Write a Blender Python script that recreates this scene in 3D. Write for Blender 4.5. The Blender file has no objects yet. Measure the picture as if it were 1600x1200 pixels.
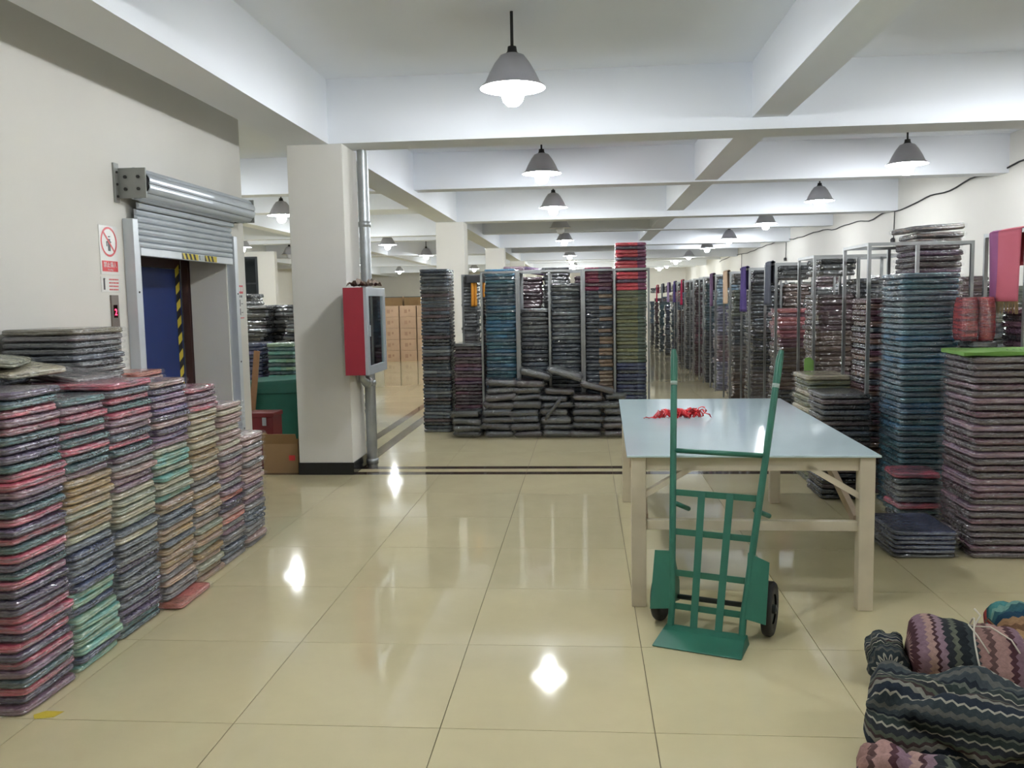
import bpy, bmesh, math, random
from mathutils import Vector, Matrix, noise
R = math.radians
sc = bpy.context.scene
col = sc.collection

# ------------------------------------------------------------------ camera, world, exposure
CAM_H, PITCH, YAW, ROLL, FPX = 1.5922, .0948, .0845, -.0184, 1362.25
cp, sp, cy_, sy_ = math.cos(PITCH), math.sin(PITCH), math.cos(YAW), math.sin(YAW)
fwd = Vector((-sy_ * cp, cy_ * cp, -sp)); rgt = Vector((cy_, sy_, 0)); upv = rgt.cross(fwd)
cr, sr = math.cos(ROLL), math.sin(ROLL)
r2 = rgt * cr + upv * sr; u2 = upv * cr - rgt * sr
cd = bpy.data.cameras.new('camera'); cam = bpy.data.objects.new('camera', cd); col.objects.link(cam)
cd.sensor_width = 36; cd.lens = 36 * FPX / 1600; cd.clip_end = 200; cd.clip_start = .05
m = Matrix((r2, u2, -fwd)).transposed().to_4x4(); m.translation = (0, 0, CAM_H)
cam.matrix_world = m; sc.camera = cam

w = bpy.data.worlds.new('world'); sc.world = w; w.use_nodes = True
w.node_tree.nodes['Background'].inputs[0].default_value = (.55, .6, .65, 1)
w.node_tree.nodes['Background'].inputs[1].default_value = .12
vs = sc.view_settings
vs.view_transform = 'Standard'; vs.look = 'None'; vs.gamma = 1; vs.use_curve_mapping = False
vs.exposure = 2.1
LAMP_W = 16.5          # power of a lit bulb
sc.cycles.transparent_max_bounces = 24
sc.cycles.max_bounces = 10
sc.cycles.diffuse_bounces = 5
sc.cycles.sample_clamp_indirect = 2
sc.cycles.caustics_reflective = False
sc.cycles.caustics_refractive = False
sc.cycles.blur_glossy = .6

# ------------------------------------------------------------------ materials
def S(r, g, b):
    f = lambda c: (c / 255 / 12.92) if c / 255 <= .04045 else ((c / 255 + .055) / 1.055) ** 2.4
    return (f(r), f(g), f(b), 1)
class NT:
    def __init__(s, name):
        s.m = bpy.data.materials.new(name); s.m.use_nodes = True; s.t = s.m.node_tree
        s.n = s.t.nodes; s.b = s.n['Principled BSDF']; s.out = s.n['Material Output']
    def add(s, typ, **k):
        n = s.n.new('ShaderNode' + typ)
        for a, v in k.items(): setattr(n, a, v)
        return n
    def l(s, a, b): s.t.links.new(a, b)
    def set(s, **k):
        for a, v in k.items(): s.b.inputs[a.replace('_', ' ')].default_value = v
    def coords(s, rnd=True):
        tc = s.add('TexCoord'); 
        if not rnd: return tc.outputs['Object']
        oi = s.add('ObjectInfo'); mm = s.add('VectorMath', operation='SCALE'); cmb = s.add('CombineXYZ')
        for i in range(3): s.l(oi.outputs['Random'], cmb.inputs[i])
        s.l(cmb.outputs[0], mm.inputs[0]); mm.inputs['Scale'].default_value = 37
        ad = s.add('VectorMath', operation='ADD'); s.l(tc.outputs['Object'], ad.inputs[0]); s.l(mm.outputs[0], ad.inputs[1])
        return ad.outputs[0]
    def noise(s, vec, scale, detail=2, rough=.5, dist=0):
        n = s.add('TexNoise'); n.inputs['Scale'].default_value = scale; n.inputs['Detail'].default_value = detail
        n.inputs['Roughness'].default_value = rough; n.inputs['Distortion'].default_value = dist
        s.l(vec, n.inputs['Vector']); return n.outputs['Fac']
    def ramp(s, fac, stops, interp='LINEAR'):
        r = s.add('ValToRGB'); r.color_ramp.interpolation = interp
        e = r.color_ramp.elements
        while len(e) < len(stops): e.new(.5)
        for i, (p, c) in enumerate(stops): e[i].position = p; e[i].color = c
        s.l(fac, r.inputs[0]); return r.outputs[0]
    def bump(s, h, strength, dist=.01, sock='Normal'):
        b = s.add('Bump'); b.inputs['Strength'].default_value = strength; b.inputs['Distance'].default_value = dist
        s.l(h, b.inputs['Height'])
        if sock: s.l(b.outputs[0], s.b.inputs[sock])
        return b.outputs[0]
def var_mat(name, c, var=.08, rough=.5, scale=3, metal=0, bump=0, bscale=40, spec=.5, coat=0, rnd=True):
    t = NT(name); v = t.coords(rnd); f = t.noise(v, scale, 4)
    lo = tuple(max(0, x * (1 - var)) for x in c[:3]) + (1,); hi = tuple(min(1, x * (1 + var)) for x in c[:3]) + (1,)
    t.l(t.ramp(f, [(.3, lo), (.7, hi)]), t.b.inputs['Base Color'])
    t.set(Roughness=rough, Metallic=metal, Specular_IOR_Level=spec, Coat_Weight=coat)
    if bump: t.bump(t.noise(v, bscale, 3), bump, .004)
    return t.m
M = {}
M['plaster'] = var_mat('plaster', S(221, 219, 212), .02, .75, 1.2, bump=.12, bscale=60, spec=.25, rnd=False)
M['ceiling'] = var_mat('ceiling_paint', S(236, 240, 246), .02, .85, .8, bump=.1, bscale=50, spec=.2, rnd=False)
M['tile'] = None
def tile_mat(name, base, far=False):
    t = NT(name); v = t.coords(False); 
    if far: fac = t.noise(v, .6, 3)
    else:
        vr = t.coords(True); fac = t.noise(vr, 2.2, 5, .6)
    lo = tuple(x * .95 for x in base[:3]) + (1,); hi = tuple(min(1, x * 1.05) for x in base[:3]) + (1,)
    c = t.ramp(fac, [(.3, lo), (.7, hi)])
    if far:
        br = t.add('TexBrick'); br.offset = 0; br.inputs['Scale'].default_value = 1
        br.inputs['Brick Width'].default_value = .8; br.inputs['Row Height'].default_value = .8
        br.inputs['Mortar Size'].default_value = .004; br.inputs['Mortar'].default_value = tuple(x * .5 for x in base[:3]) + (1,)
        t.l(c, br.inputs['Color1']); t.l(c, br.inputs['Color2']); t.l(v, br.inputs['Vector']); c = br.outputs['Color']
    t.l(c, t.b.inputs['Base Color'])
    t.set(Roughness=.055, Specular_IOR_Level=.62)
    t.bump(t.noise(v, 9, 2), .012, .01)
    return t.m
M['tile'] = tile_mat('polished_cream_tile', S(208, 197, 160))
M['tile_far'] = tile_mat('polished_cream_tile_far', S(208, 197, 160), True)
M['tile_dark'] = tile_mat('polished_brown_strip', S(82, 66, 54))
M['grout'] = var_mat('grout', S(120, 110, 90), .1, .8, 5)
M['baseboard'] = var_mat('black_skirting_tile', S(26, 28, 32), .1, .15, 3)
M['galv'] = var_mat('galvanised_steel', S(168, 172, 174), .12, .38, 8, metal=.85, bump=.05)
M['rack'] = var_mat('rack_steel', S(150, 152, 152), .15, .35, 6, metal=.8)
M['shutter'] = var_mat('shutter_aluminium', S(196, 203, 210), .04, .32, 3, metal=.35)
M['bracket'] = var_mat('bracket_steel', S(150, 152, 148), .1, .5, 6, metal=.4)
M['rail'] = var_mat('rail_white', S(205, 211, 216), .04, .35, 4, metal=.2)
M['bolt'] = var_mat('dark_bolt', S(50, 50, 50), .1, .5)
M['blue'] = var_mat('lift_blue', S(22, 44, 104), .06, .45, 3)
M['brown_frame'] = var_mat('lift_frame_brown', S(66, 44, 42), .1, .5, 3)
M['yellow'] = var_mat('hazard_yellow', S(200, 180, 60), .06, .5, 6)
M['black'] = var_mat('hazard_black', S(28, 28, 30), .1, .5, 6)
M['signwhite'] = var_mat('sign_white', S(228, 228, 224), .02, .25, 3)
M['signred'] = var_mat('sign_red', S(205, 52, 56), .04, .3, 4)
M['signdark'] = var_mat('sign_dark', S(60, 60, 62), .05, .4)
M['steelpanel'] = var_mat('call_panel_steel', S(128, 120, 112), .06, .35, 6, metal=.5)
M['glassblack'] = var_mat('display_black', S(14, 12, 14), .05, .1)
M['cabred'] = var_mat('cabinet_red', S(142, 40, 52), .04, .38, 3)
M['alu'] = var_mat('cabinet_aluminium', S(178, 184, 190), .05, .35, 5, metal=.3)
M['cabin'] = var_mat('cabinet_inside', S(70, 84, 88), .3, .6, 6)
M['hose'] = var_mat('fire_hose_cloth', S(176, 176, 166), .1, .8, 20)
M['paper'] = var_mat('brown_paper', S(120, 104, 90), .2, .8, 9)
M['carton'] = var_mat('carton', S(166, 140, 116), .06, .8, 5, spec=.2)
M['carton_dark'] = var_mat('carton_dark', S(150, 122, 88), .08, .8, 5, spec=.2)
M['print'] = var_mat('carton_print', S(140, 110, 88), .1, .8)
M['green_metal'] = var_mat('truck_green_paint', S(40, 104, 86), .12, .42, 7, bump=.05)
M['rubber'] = var_mat('tyre_rubber', S(28, 28, 28), .2, .65, 9)
M['hub'] = var_mat('wheel_hub', S(52, 58, 58), .2, .5, 9)
M['tape'] = var_mat('clear_tape', S(150, 170, 162), .1, .3)
M['table_wood'] = var_mat('cream_painted_wood', S(204, 194, 172), .09, .55, 5, bump=.06)
M['brace_wood'] = var_mat('bare_wood_brace', S(172, 152, 130), .12, .6, 6)
M['table_top'] = var_mat('pale_blue_laminate', S(198, 218, 224), .03, .1, 2)
M['ribbon'] = var_mat('red_ribbon', S(196, 30, 40), .15, .5, 10)
M['binred'] = var_mat('red_box_paint', S(112, 30, 34), .06, .4)
M['bingreen'] = var_mat('green_tarpaulin', S(22, 92, 78), .1, .6, 4)
M['string'] = var_mat('white_string', S(206, 200, 184), .05, .7)
M['cable'] = var_mat('black_cable', S(40, 40, 42), .1, .6)
M['shade'] = var_mat('lampshade_grey', S(176, 176, 184), .05, .35, 3)
M['shade_in'] = var_mat('lampshade_white_inside', S(238, 238, 238), .01, .5)
M['wood'] = var_mat('wood_stick', S(150, 112, 80), .12, .7, 12)
M['greenbag'] = var_mat('green_nonwoven_bag', S(94, 134, 58), .08, .85, 9)
M['dark_ink'] = var_mat('dark_ink', S(48, 62, 34), .1, .8)
M['lime'] = var_mat('lime_card', S(118, 160, 82), .05, .7)
M['winframe'] = var_mat('window_frame', S(52, 56, 60), .05, .4)
M['winglass'] = var_mat('night_window_glass', S(20, 26, 32), .2, .08)
M['screw'] = M['bolt']
t = NT('bulb_lit'); e = t.add('Emission'); e.inputs[0].default_value = (.93, .97, 1, 1); e.inputs[1].default_value = 8
tr_ = t.add('BsdfTransparent'); ad_ = t.add('AddShader'); t.l(e.outputs[0], ad_.inputs[0]); t.l(tr_.outputs[0], ad_.inputs[1])
t.l(ad_.outputs[0], t.out.inputs[0]); M['bulb'] = t.m; t.m.cycles.emission_sampling = 'NONE'
M['bulb_off'] = var_mat('bulb_unlit', S(205, 205, 205), .02, .3)
t = NT('red_digit'); e = t.add('Emission'); e.inputs[0].default_value = (1, .02, .05, 1); e.inputs[1].default_value = 3
t.l(e.outputs[0], t.out.inputs[0]); M['digit'] = t.m
t = NT('cabinet_glass'); t.set(Base_Color=(.8, .9, .92, 1), Roughness=.02, Transmission_Weight=1, IOR=1.45); M['glass'] = t.m

# cloth inside a clear bag: object colour blended with a second object property colour in bands
def shawl_mat(name, coat, attr=None, crinkle=.5, rough=.75, bscale=46):
    t = NT(name); v = t.coords(True); raw = t.coords(False)
    if attr:
        a = t.add('Attribute', attribute_name=attr, attribute_type='GEOMETRY'); c1 = a.outputs['Color']; c2 = None
    else:
        oi = t.add('ObjectInfo'); c1 = oi.outputs['Color']
        a = t.add('Attribute', attribute_name='tint', attribute_type='OBJECT'); c2 = a.outputs['Color']
    mp = t.add('Mapping'); mp.inputs['Scale'].default_value = (1.6, 1.6, 14); t.l(v, mp.inputs[0])
    n1 = t.noise(mp.outputs[0], 3.2, 3, .6)
    if c2:
        mx = t.add('Mix', data_type='RGBA'); t.l(t.ramp(n1, [(.42, (0, 0, 0, 1)), (.58, (1, 1, 1, 1))]), mx.inputs['Factor'])
        t.l(c1, mx.inputs['A']); t.l(c2, mx.inputs['B']); c = mx.outputs['Result']
    else: c = c1
    # fine woven layering darkening lines between folds
    mp2 = t.add('Mapping'); mp2.inputs['Scale'].default_value = (3, 3, 160); t.l(v, mp2.inputs[0])
    n2 = t.noise(mp2.outputs[0], 2.0, 2)
    mu = t.add('Mix', data_type='RGBA', blend_type='MULTIPLY'); mu.inputs['Factor'].default_value = 1
    t.l(c, mu.inputs['A']); t.l(t.ramp(n2, [(.3, (.7, .7, .7, 1)), (.65, (1.15, 1.15, 1.15, 1))]), mu.inputs['B'])
    t.l(mu.outputs['Result'], t.b.inputs['Base Color'])
    t.set(Roughness=rough, Specular_IOR_Level=.2, Coat_Weight=coat, Coat_Roughness=.095, Coat_IOR=1.95)
    if coat:
        mp3 = t.add('Mapping'); mp3.inputs['Scale'].default_value = (.7, .7, 1.8); t.l(v, mp3.inputs[0])
        n3 = t.noise(mp3.outputs[0], bscale, .6, .5, .9)
        nb_ = t.bump(n3, crinkle, .36 / bscale, 'Coat Normal'); t.l(nb_, t.b.inputs['Normal'])
    return t.m
M['cloth'] = shawl_mat('folded_shawl_cloth', 1, crinkle=1)
M['cloth_coat'] = shawl_mat('bagged_shawl_cloth', 1, crinkle=1)
M['cloth_stuff'] = shawl_mat('bagged_shawl_rows', 1, 'Col', 1, bscale=26)
def film_mat():
    t = NT('clear_plastic_film'); v = t.coords(True)
    mp = t.add('Mapping'); mp.inputs['Scale'].default_value = (.65, .65, 1.7); t.l(v, mp.inputs[0])
    n = t.noise(mp.outputs[0], 44, .6, .5, 1.0)
    nb = t.bump(n, 1, .0085, None)
    tr = t.add('BsdfTransparent'); gl = t.add('BsdfGlossy'); gl.inputs['Roughness'].default_value = .1; t.l(nb, gl.inputs['Normal'])
    gl.inputs['Color'].default_value = (.95, .97, 1, 1)
    mx = t.add('MixShader'); mx.inputs[0].default_value = .045; t.l(tr.outputs[0], mx.inputs[1]); t.l(gl.outputs[0], mx.inputs[2])
    df = t.add('BsdfDiffuse'); df.inputs[0].default_value = (.9, .9, .92, 1); t.l(nb, df.inputs['Normal'])
    m2 = t.add('MixShader'); m2.inputs[0].default_value = .02; t.l(mx.outputs[0], m2.inputs[1]); t.l(df.outputs[0], m2.inputs[2])
    t.l(m2.outputs[0], t.out.inputs[0]); return t.m
M['film'] = film_mat()
def zigzag_mat(name, stops, period=.2, wl=.035, amp=.012, axis=0):
    t = NT(name); uv = t.add('UVMap'); sx = t.add('SeparateXYZ'); t.l(uv.outputs[0], sx.inputs[0])
    pp = t.add('Math', operation='PINGPONG'); pp.inputs[1].default_value = wl / 2; t.l(sx.outputs[1 - axis], pp.inputs[0])
    ma = t.add('Math', operation='MULTIPLY_ADD'); t.l(pp.outputs[0], ma.inputs[0]); ma.inputs[1].default_value = amp * 2 / wl; t.l(sx.outputs[axis], ma.inputs[2])
    nz = t.noise(uv.outputs[0], 9, 3); n2 = t.add('Math', operation='MULTIPLY_ADD'); t.l(nz, n2.inputs[0]); n2.inputs[1].default_value = .012; t.l(ma.outputs[0], n2.inputs[2])
    dv = t.add('Math', operation='DIVIDE'); t.l(n2.outputs[0], dv.inputs[0]); dv.inputs[1].default_value = period
    fr = t.add('Math', operation='FRACT'); t.l(dv.outputs[0], fr.inputs[0])
    c = t.ramp(fr.outputs[0], stops, 'CONSTANT')
    mu = t.add('Mix', data_type='RGBA', blend_type='MULTIPLY'); mu.inputs['Factor'].default_value = 1
    t.l(c, mu.inputs['A']); t.l(t.ramp(t.noise(uv.outputs[0], 60, 4, .7), [(.3, (.7, .7, .7, 1)), (.7, (1.1, 1.1, 1.1, 1))]), mu.inputs['B'])
    t.l(mu.outputs['Result'], t.b.inputs['Base Color']); t.set(Roughness=.95, Specular_IOR_Level=.1)
    t.bump(t.noise(uv.outputs[0], 180, 3), .4, .004)
    return t.m
M['zig_dark'] = zigzag_mat('dark_zigzag_knit', [(0, S(58, 66, 70)), (.1, S(34, 38, 46)), (.16, S(96, 100, 92)), (.2, S(48, 56, 54)), (.32, S(150, 146, 132)), (.35, S(44, 46, 50)), (.45, S(78, 84, 72)), (.52, S(60, 48, 48)), (.58, S(122, 120, 112)), (.66, S(40, 46, 56)), (.78, S(160, 156, 144)), (.81, S(52, 60, 64)), (.92, S(88, 88, 84))], .17)
M['zig_pink'] = zigzag_mat('pink_zigzag_knit', [(0, S(150, 118, 112)), (.1, S(92, 70, 68)), (.16, S(160, 128, 122)), (.3, S(76, 50, 56)), (.36, S(128, 104, 116)), (.46, S(160, 132, 124)), (.54, S(70, 48, 52)), (.58, S(134, 112, 122)), (.66, S(46, 48, 52)), (.74, S(92, 96, 84)), (.8, S(36, 40, 44)), (.9, S(62, 70, 72))], .34)
M['zig_teal'] = zigzag_mat('teal_red_zigzag_knit', [(0, S(150, 58, 60)), (.1, S(92, 40, 44)), (.16, S(166, 74, 70)), (.28, S(40, 92, 100)), (.36, S(70, 128, 128)), (.44, S(104, 140, 132)), (.5, S(46, 84, 92)), (.58, S(28, 58, 80)), (.7, S(150, 118, 88)), (.78, S(112, 84, 62)), (.84, S(168, 136, 100)), (.92, S(60, 62, 60))], .34)
def _stops(m): 
    e = [q for q in M[m].node_tree.nodes if q.type == 'VALTORGB' and q.color_ramp.interpolation == 'CONSTANT'][0].color_ramp.elements
    return [(q.position, tuple(q.color)) for q in e]
M['zig_dark_long'] = zigzag_mat('dark_zigzag_knit_lengthwise', _stops('zig_dark'), .24, .034, .011, 1)
M['zig_teal_long'] = zigzag_mat('teal_red_zigzag_knit_lengthwise', _stops('zig_teal'), .52, .034, .012, 1)
M['zig_rose'] = zigzag_mat('rose_zigzag_knit', [(0, S(140, 84, 100)), (.2, S(60, 40, 50)), (.4, S(168, 110, 120)), (.6, S(44, 40, 48)), (.8, S(112, 84, 92))], .12)
def stripe_cloth(name, stops):
    t = NT(name); v = t.coords(False); sx = t.add('SeparateXYZ'); t.l(v, sx.inputs[0])
    c = t.ramp(sx.outputs[0], stops, 'CONSTANT'); t.l(c, t.b.inputs['Base Color']); t.set(Roughness=.85, Specular_IOR_Level=.15)
    t.bump(t.noise(v, 300, 2), .2, .002); return t.m
def plain_cloth(name, c): return var_mat(name, c, .08, .85, 6, bump=.1, bscale=200, spec=.15)

# ------------------------------------------------------------------ mesh helpers
class MB:
    def __init__(s): s.v = []; s.f = []; s.mi = []; s.cl = []; s.sm = []; s.c = None; s.cur = 0; s.smooth = False
    def _f(s, fs, off):
        for f in fs: s.f.append(tuple(i + off for i in f)); s.mi.append(s.cur); s.cl.append(s.c); s.sm.append(s.smooth)
    def add(s, vs, fs, mat=None):
        off = len(s.v)
        s.v += [tuple(mat @ Vector(p)) if mat else tuple(p) for p in vs]; s._f(fs, off); return s
    def box(s, x0, x1, y0, y1, z0, z1, mat=None):
        v = [(x0, y0, z0), (x1, y0, z0), (x1, y1, z0), (x0, y1, z0), (x0, y0, z1), (x1, y0, z1), (x1, y1, z1), (x0, y1, z1)]
        return s.add(v, [(0, 3, 2, 1), (4, 5, 6, 7), (0, 1, 5, 4), (1, 2, 6, 5), (2, 3, 7, 6), (3, 0, 4, 7)], mat)
    def bar(s, a, b, w, h, up=(0, 0, 1)):
        a = Vector(a); b = Vector(b); d = (b - a); L = d.length; d.normalize(); u = Vector(up)
        if abs(d.dot(u)) > .98: u = Vector((0, 1, 0))
        x = d.cross(u).normalized(); y = x.cross(d).normalized()
        mm = Matrix((x, y, d)).transposed().to_4x4(); mm.translation = a
        return s.box(-w / 2, w / 2, -h / 2, h / 2, 0, L, mm)
    def tube(s, pts, r, n=10, cap=True):
        pts = [Vector(p) for p in pts]; rings = []; px = None
        rr = r if isinstance(r, (list, tuple)) else [r] * len(pts)
        off = len(s.v)
        for i, p in enumerate(pts):
            d = (pts[min(i + 1, len(pts) - 1)] - pts[max(i - 1, 0)]).normalized()
            if px is None:
                u = Vector((0, 0, 1)) if abs(d.z) < .9 else Vector((0, 1, 0)); x = d.cross(u).normalized()
            else: x = (px - d * px.dot(d)).normalized()
            px = x; y = d.cross(x)
            s.v += [tuple(p + (x * math.cos(2 * math.pi * k / n) + y * math.sin(2 * math.pi * k / n)) * rr[i]) for k in range(n)]
        fs = []
        for i in range(len(pts) - 1):
            for k in range(n): fs.append((i * n + k, i * n + (k + 1) % n, (i + 1) * n + (k + 1) % n, (i + 1) * n + k))
        if cap: fs += [tuple(range(n - 1, -1, -1)), tuple((len(pts) - 1) * n + k for k in range(n))]
        s._f(fs, off); return s
    def lathe(s, prof, n=20, mat=None, cap=False):
        v = []; fs = []
        for r, z in prof: v += [(r * math.cos(2 * math.pi * k / n), r * math.sin(2 * math.pi * k / n), z) for k in range(n)]
        for i in range(len(prof) - 1):
            for k in range(n): fs.append((i * n + k, i * n + (k + 1) % n, (i + 1) * n + (k + 1) % n, (i + 1) * n + k))
        if cap: fs += [tuple(range(n - 1, -1, -1)), tuple((len(prof) - 1) * n + k for k in range(n))]
        return s.add(v, fs, mat)
    def prism(s, poly, z0, z1, mat=None):
        n = len(poly); v = [(x, y, z0) for x, y in poly] + [(x, y, z1) for x, y in poly]
        fs = [tuple(range(n - 1, -1, -1)), tuple(range(n, 2 * n))] + [(k, (k + 1) % n, n + (k + 1) % n, n + k) for k in range(n)]
        return s.add(v, fs, mat)
    def mesh(s, name, mats, smooth=False, colattr=False):
        me = bpy.data.meshes.new(name); me.from_pydata(s.v, [], s.f)
        for mt in (mats if isinstance(mats, (list, tuple)) else [mats]): me.materials.append(mt)
        me.polygons.foreach_set('material_index', s.mi)
        me.polygons.foreach_set('use_smooth', [smooth or q for q in s.sm])
        if colattr:
            ca = me.color_attributes.new('Col', 'FLOAT_COLOR', 'CORNER'); buf = []
            for p, c in zip(me.polygons, s.cl): buf += list(c) * p.loop_total
            ca.data.foreach_set('color', buf)
        me.update(); return me
    def build(s, name, mats, parent=None, smooth=False, bevel=0, colattr=False, sharp=None):
        me = s.mesh(name, mats, smooth, colattr)
        o = bpy.data.objects.new(name, me); col.objects.link(o)
        if parent: o.parent = parent
        if bevel:
            b = o.modifiers.new('bevel', 'BEVEL'); b.width = bevel; b.segments = 2; b.limit_method = 'ANGLE'
        if sharp: me.set_sharp_from_angle(angle=sharp)
        return o
def tag(o, label=None, cat=None, group=None, kind=None):
    if label: o['label'] = label
    if cat: o['category'] = cat
    if group: o['group'] = group
    if kind: o['kind'] = kind
    return o
def empty(name, loc=(0, 0, 0), rz=0):
    o = bpy.data.objects.new(name, None); col.objects.link(o); o.location = loc; o.rotation_euler = (0, 0, rz); o.empty_display_size = .1
    return o
def copy_tree(o, parent=None):
    c = o.copy(); col.objects.link(c); c.parent = parent
    for ch in list(o.children): copy_tree(ch, c)
    return c
def text_mesh(name, body, size, mat, parent, loc, rot, depth=.0006, align='CENTER'):
    cu = bpy.data.curves.new(name, 'FONT'); cu.body = body; cu.size = size; cu.extrude = depth; cu.align_x = align; cu.align_y = 'CENTER'; cu.resolution_u = 3
    tmp = bpy.data.objects.new(name + '_tmp', cu); col.objects.link(tmp)
    dg = bpy.context.evaluated_depsgraph_get(); me = bpy.data.meshes.new_from_object(tmp.evaluated_get(dg))
    bpy.data.objects.remove(tmp); bpy.data.curves.remove(cu)
    me.materials.clear(); me.materials.append(mat); me.name = name
    o = bpy.data.objects.new(name, me); col.objects.link(o); o.parent = parent; o.location = loc; o.rotation_euler = rot
    return o

# ------------------------------------------------------------------ the hall
XL, XR, YF, YB, ZC = -3.13, 5.45, 48.0, -5.0, 3.61
T = .8; X0, Y0 = -1.358, 3.103
GY = Y0 + 6 * T          # front of the pillar line, 7.903
SW = .4                  # width of the dark border (two strips and a cream band)
YN, YT = Y0 - 3 * T, GY + SW + 9 * T    # tiled piece by piece between these
XA, XB = X0 - 3 * T, X0 + 8.5 * T
fm = MB()
fm.box(-13.2, XR + .2, YB - .2, YF + .2, -.25, -.012)
floor = fm.build('floor', M['grout']); floor['kind'] = 'structure'
fb = MB()
fb.box(-13.2, XR + .2, YT, YF + .2, -.012, 0); fb.box(-13.2, XR + .2, YB - .2, YN, -.012, 0)
ff = fb.build('floor_field', M['tile_far'], floor); ff.location = (0, 0, 0); ff['kind'] = 'stuff'
tm = {}
def tile(w, d, x, y, mat, name='tile'):
    key = (round(w, 3), round(d, 3), mat)
    if key not in tm:
        g = .0016
        b = MB(); b.box(-w / 2 + g, w / 2 - g, -d / 2 + g, d / 2 - g, -.011, 0); tm[key] = b.mesh(name, M[mat])
    o = bpy.data.objects.new(name, tm[key]); col.objects.link(o); o.parent = floor; o.location = (x, y, 0)
for j in range(-3, 6):
    for i in range(-3, 9):
        x0 = X0 + i * T; wd = T if i < 8 else XR - x0
        tile(wd, T, x0 + wd / 2, Y0 + (j + .5) * T, 'tile')
for i in range(-3, 9):
    x0 = X0 + i * T; wd = T if i < 8 else XR - x0
    for k, (a, b, mt) in enumerate(((0, .13, 'tile_dark'), (.13, .27, 'tile'), (.27, .4, 'tile_dark'))):
        tile(wd, b - a, x0 + wd / 2, GY + (a + b) / 2, mt, 'border_strip' if mt == 'tile_dark' else 'tile')
XS = X0 - T              # -2.158, right edge of the lengthwise border
for j in range(9):
    yc = GY + SW + (j + .5) * T
    for i in range(-1, 9):
        x0 = X0 + i * T; wd = T if i < 8 else XR - x0
        tile(wd, T, x0 + wd / 2, yc, 'tile')
    for a, b, mt in ((0, .13, 'tile_dark'), (.13, .29, 'tile'), (.29, .4, 'tile_dark')):
        tile(b - a, T, XS - (a + b) / 2, yc, mt, 'border_strip' if mt == 'tile_dark' else 'tile')
    for i in range(2): tile(T, T, XS - SW - (i + .5) * T, yc, 'tile')
fl2 = MB(); fl2.box(-13.2, XS - SW - 2 * T, GY, YT, -.012, 0); fl2.box(-13.2, XA, YN, GY, -.012, 0)
f2 = fl2.build('floor_field', M['tile_far'], floor); f2['kind'] = 'stuff'

def struct(mb, name, mat, **k):
    o = mb.build(name, mat, **k); o['kind'] = 'structure'; return o
# lift-shaft wall on the left with its door opening
OY0, OY1, OZ = 5.86, 7.47, 2.2
b = MB(); b.box(XL - .33, XL, YB, OY0, 0, ZC); b.box(XL - .33, XL, OY1, GY, 0, ZC); b.box(XL - .33, XL, OY0, OY1, OZ, ZC)
b.box(-13, XL - .33, GY - .3, GY, 0, ZC)
struct(b, 'wall_left', M['plaster'])
b = MB(); b.box(XL - 1.9, XL - 1.8, OY0 - .3, OY1 + .12, 0, ZC); struct(b, 'wall_shaft', M['plaster'])
b = MB(); b.box(XR, XR + .2, YB, YF, 0, ZC); struct(b, 'wall_right', M['plaster'])
b = MB(); b.box(-13.2, XR + .2, YF, YF + .2, 0, ZC); struct(b, 'wall_far', M['plaster'])
b = MB(); b.box(-13.2, -13, GY, YF, 0, ZC); struct(b, 'wall_left_far', M['plaster'])
b = MB(); b.box(XL - .33, XR + .2, YB - .2, YB, 0, ZC); struct(b, 'wall_back', M['plaster'])
b = MB(); b.box(-13.2, XR + .2, YB - .2, YF + .2, ZC, ZC + .2); ceil = struct(b, 'ceiling', M['ceiling'])
ys = [GY + 8 * k for k in range(-1, 5)]
for y in ys:
    b = MB(); b.box(-2.68, XR, y, y + .4, 3.04, ZC); b.build('beam', M['ceiling'], ceil)
    b = MB(); b.box(-13, -2.68, y, y + .4, 3.3, ZC); b.build('beam', M['ceiling'], ceil)
for y in [GY + 4 + 8 * k for k in range(-2, 5)]:
    if y + .3 > YF: continue
    b = MB(); b.box(-13 if y > GY else XL, XR, y, y + .3, 3.12, ZC); b.build('beam', M['ceiling'], ceil)
for x0, x1, z, ya in ((-2.68, -2.30, 3.04, YB), (1.465, 1.764, 3.14, YB), (-6.6, -6.3, 3.14, GY), (-10.68, -10.3, 3.04, GY)):
    b = MB(); b.box(x0, x1, ya, YF, z - .001, ZC); b.build('beam', M['ceiling'], ceil)
for k, y in enumerate(ys[1:]):
    for x in (-2.69, -10.69):
        b = MB(); b.box(x, x + .515, y + .001, y + .5, 0, 3.3 if x < -5 else 3.04); p = b.build('pillar', M['plaster'], bevel=.006); p['kind'] = 'structure'
        b = MB(); b.box(x - .008, x + .523, y - .008, y + .508, 0, .115); b.build('skirting', M['baseboard'], p)
b = MB(); b.box(XR - .012, XR, YB, YF, 0, .12); struct(b, 'baseboard_right', M['baseboard'])
b = MB(); b.box(-13, -8.75, 24.3, 24.5, 0, 3.12); struct(b, 'wall_partition', M['plaster'])
b = MB(); b.box(-10.5, -9.25, 24.27, 24.3, 1.2, 2.98); wn = struct(b, 'window_1', M['winframe'])
for k in range(2):
    b = MB(); b.box(-10.44 + k * .585, -9.895 + k * .585, 24.262, 24.27, 1.25, 2.2); b.build('pane', M['winglass'], wn)
    b = MB(); b.box(-10.44 + k * .585, -9.895 + k * .585, 24.262, 24.27, 2.25, 2.93); b.build('pane', M['winglass'], wn)

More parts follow.
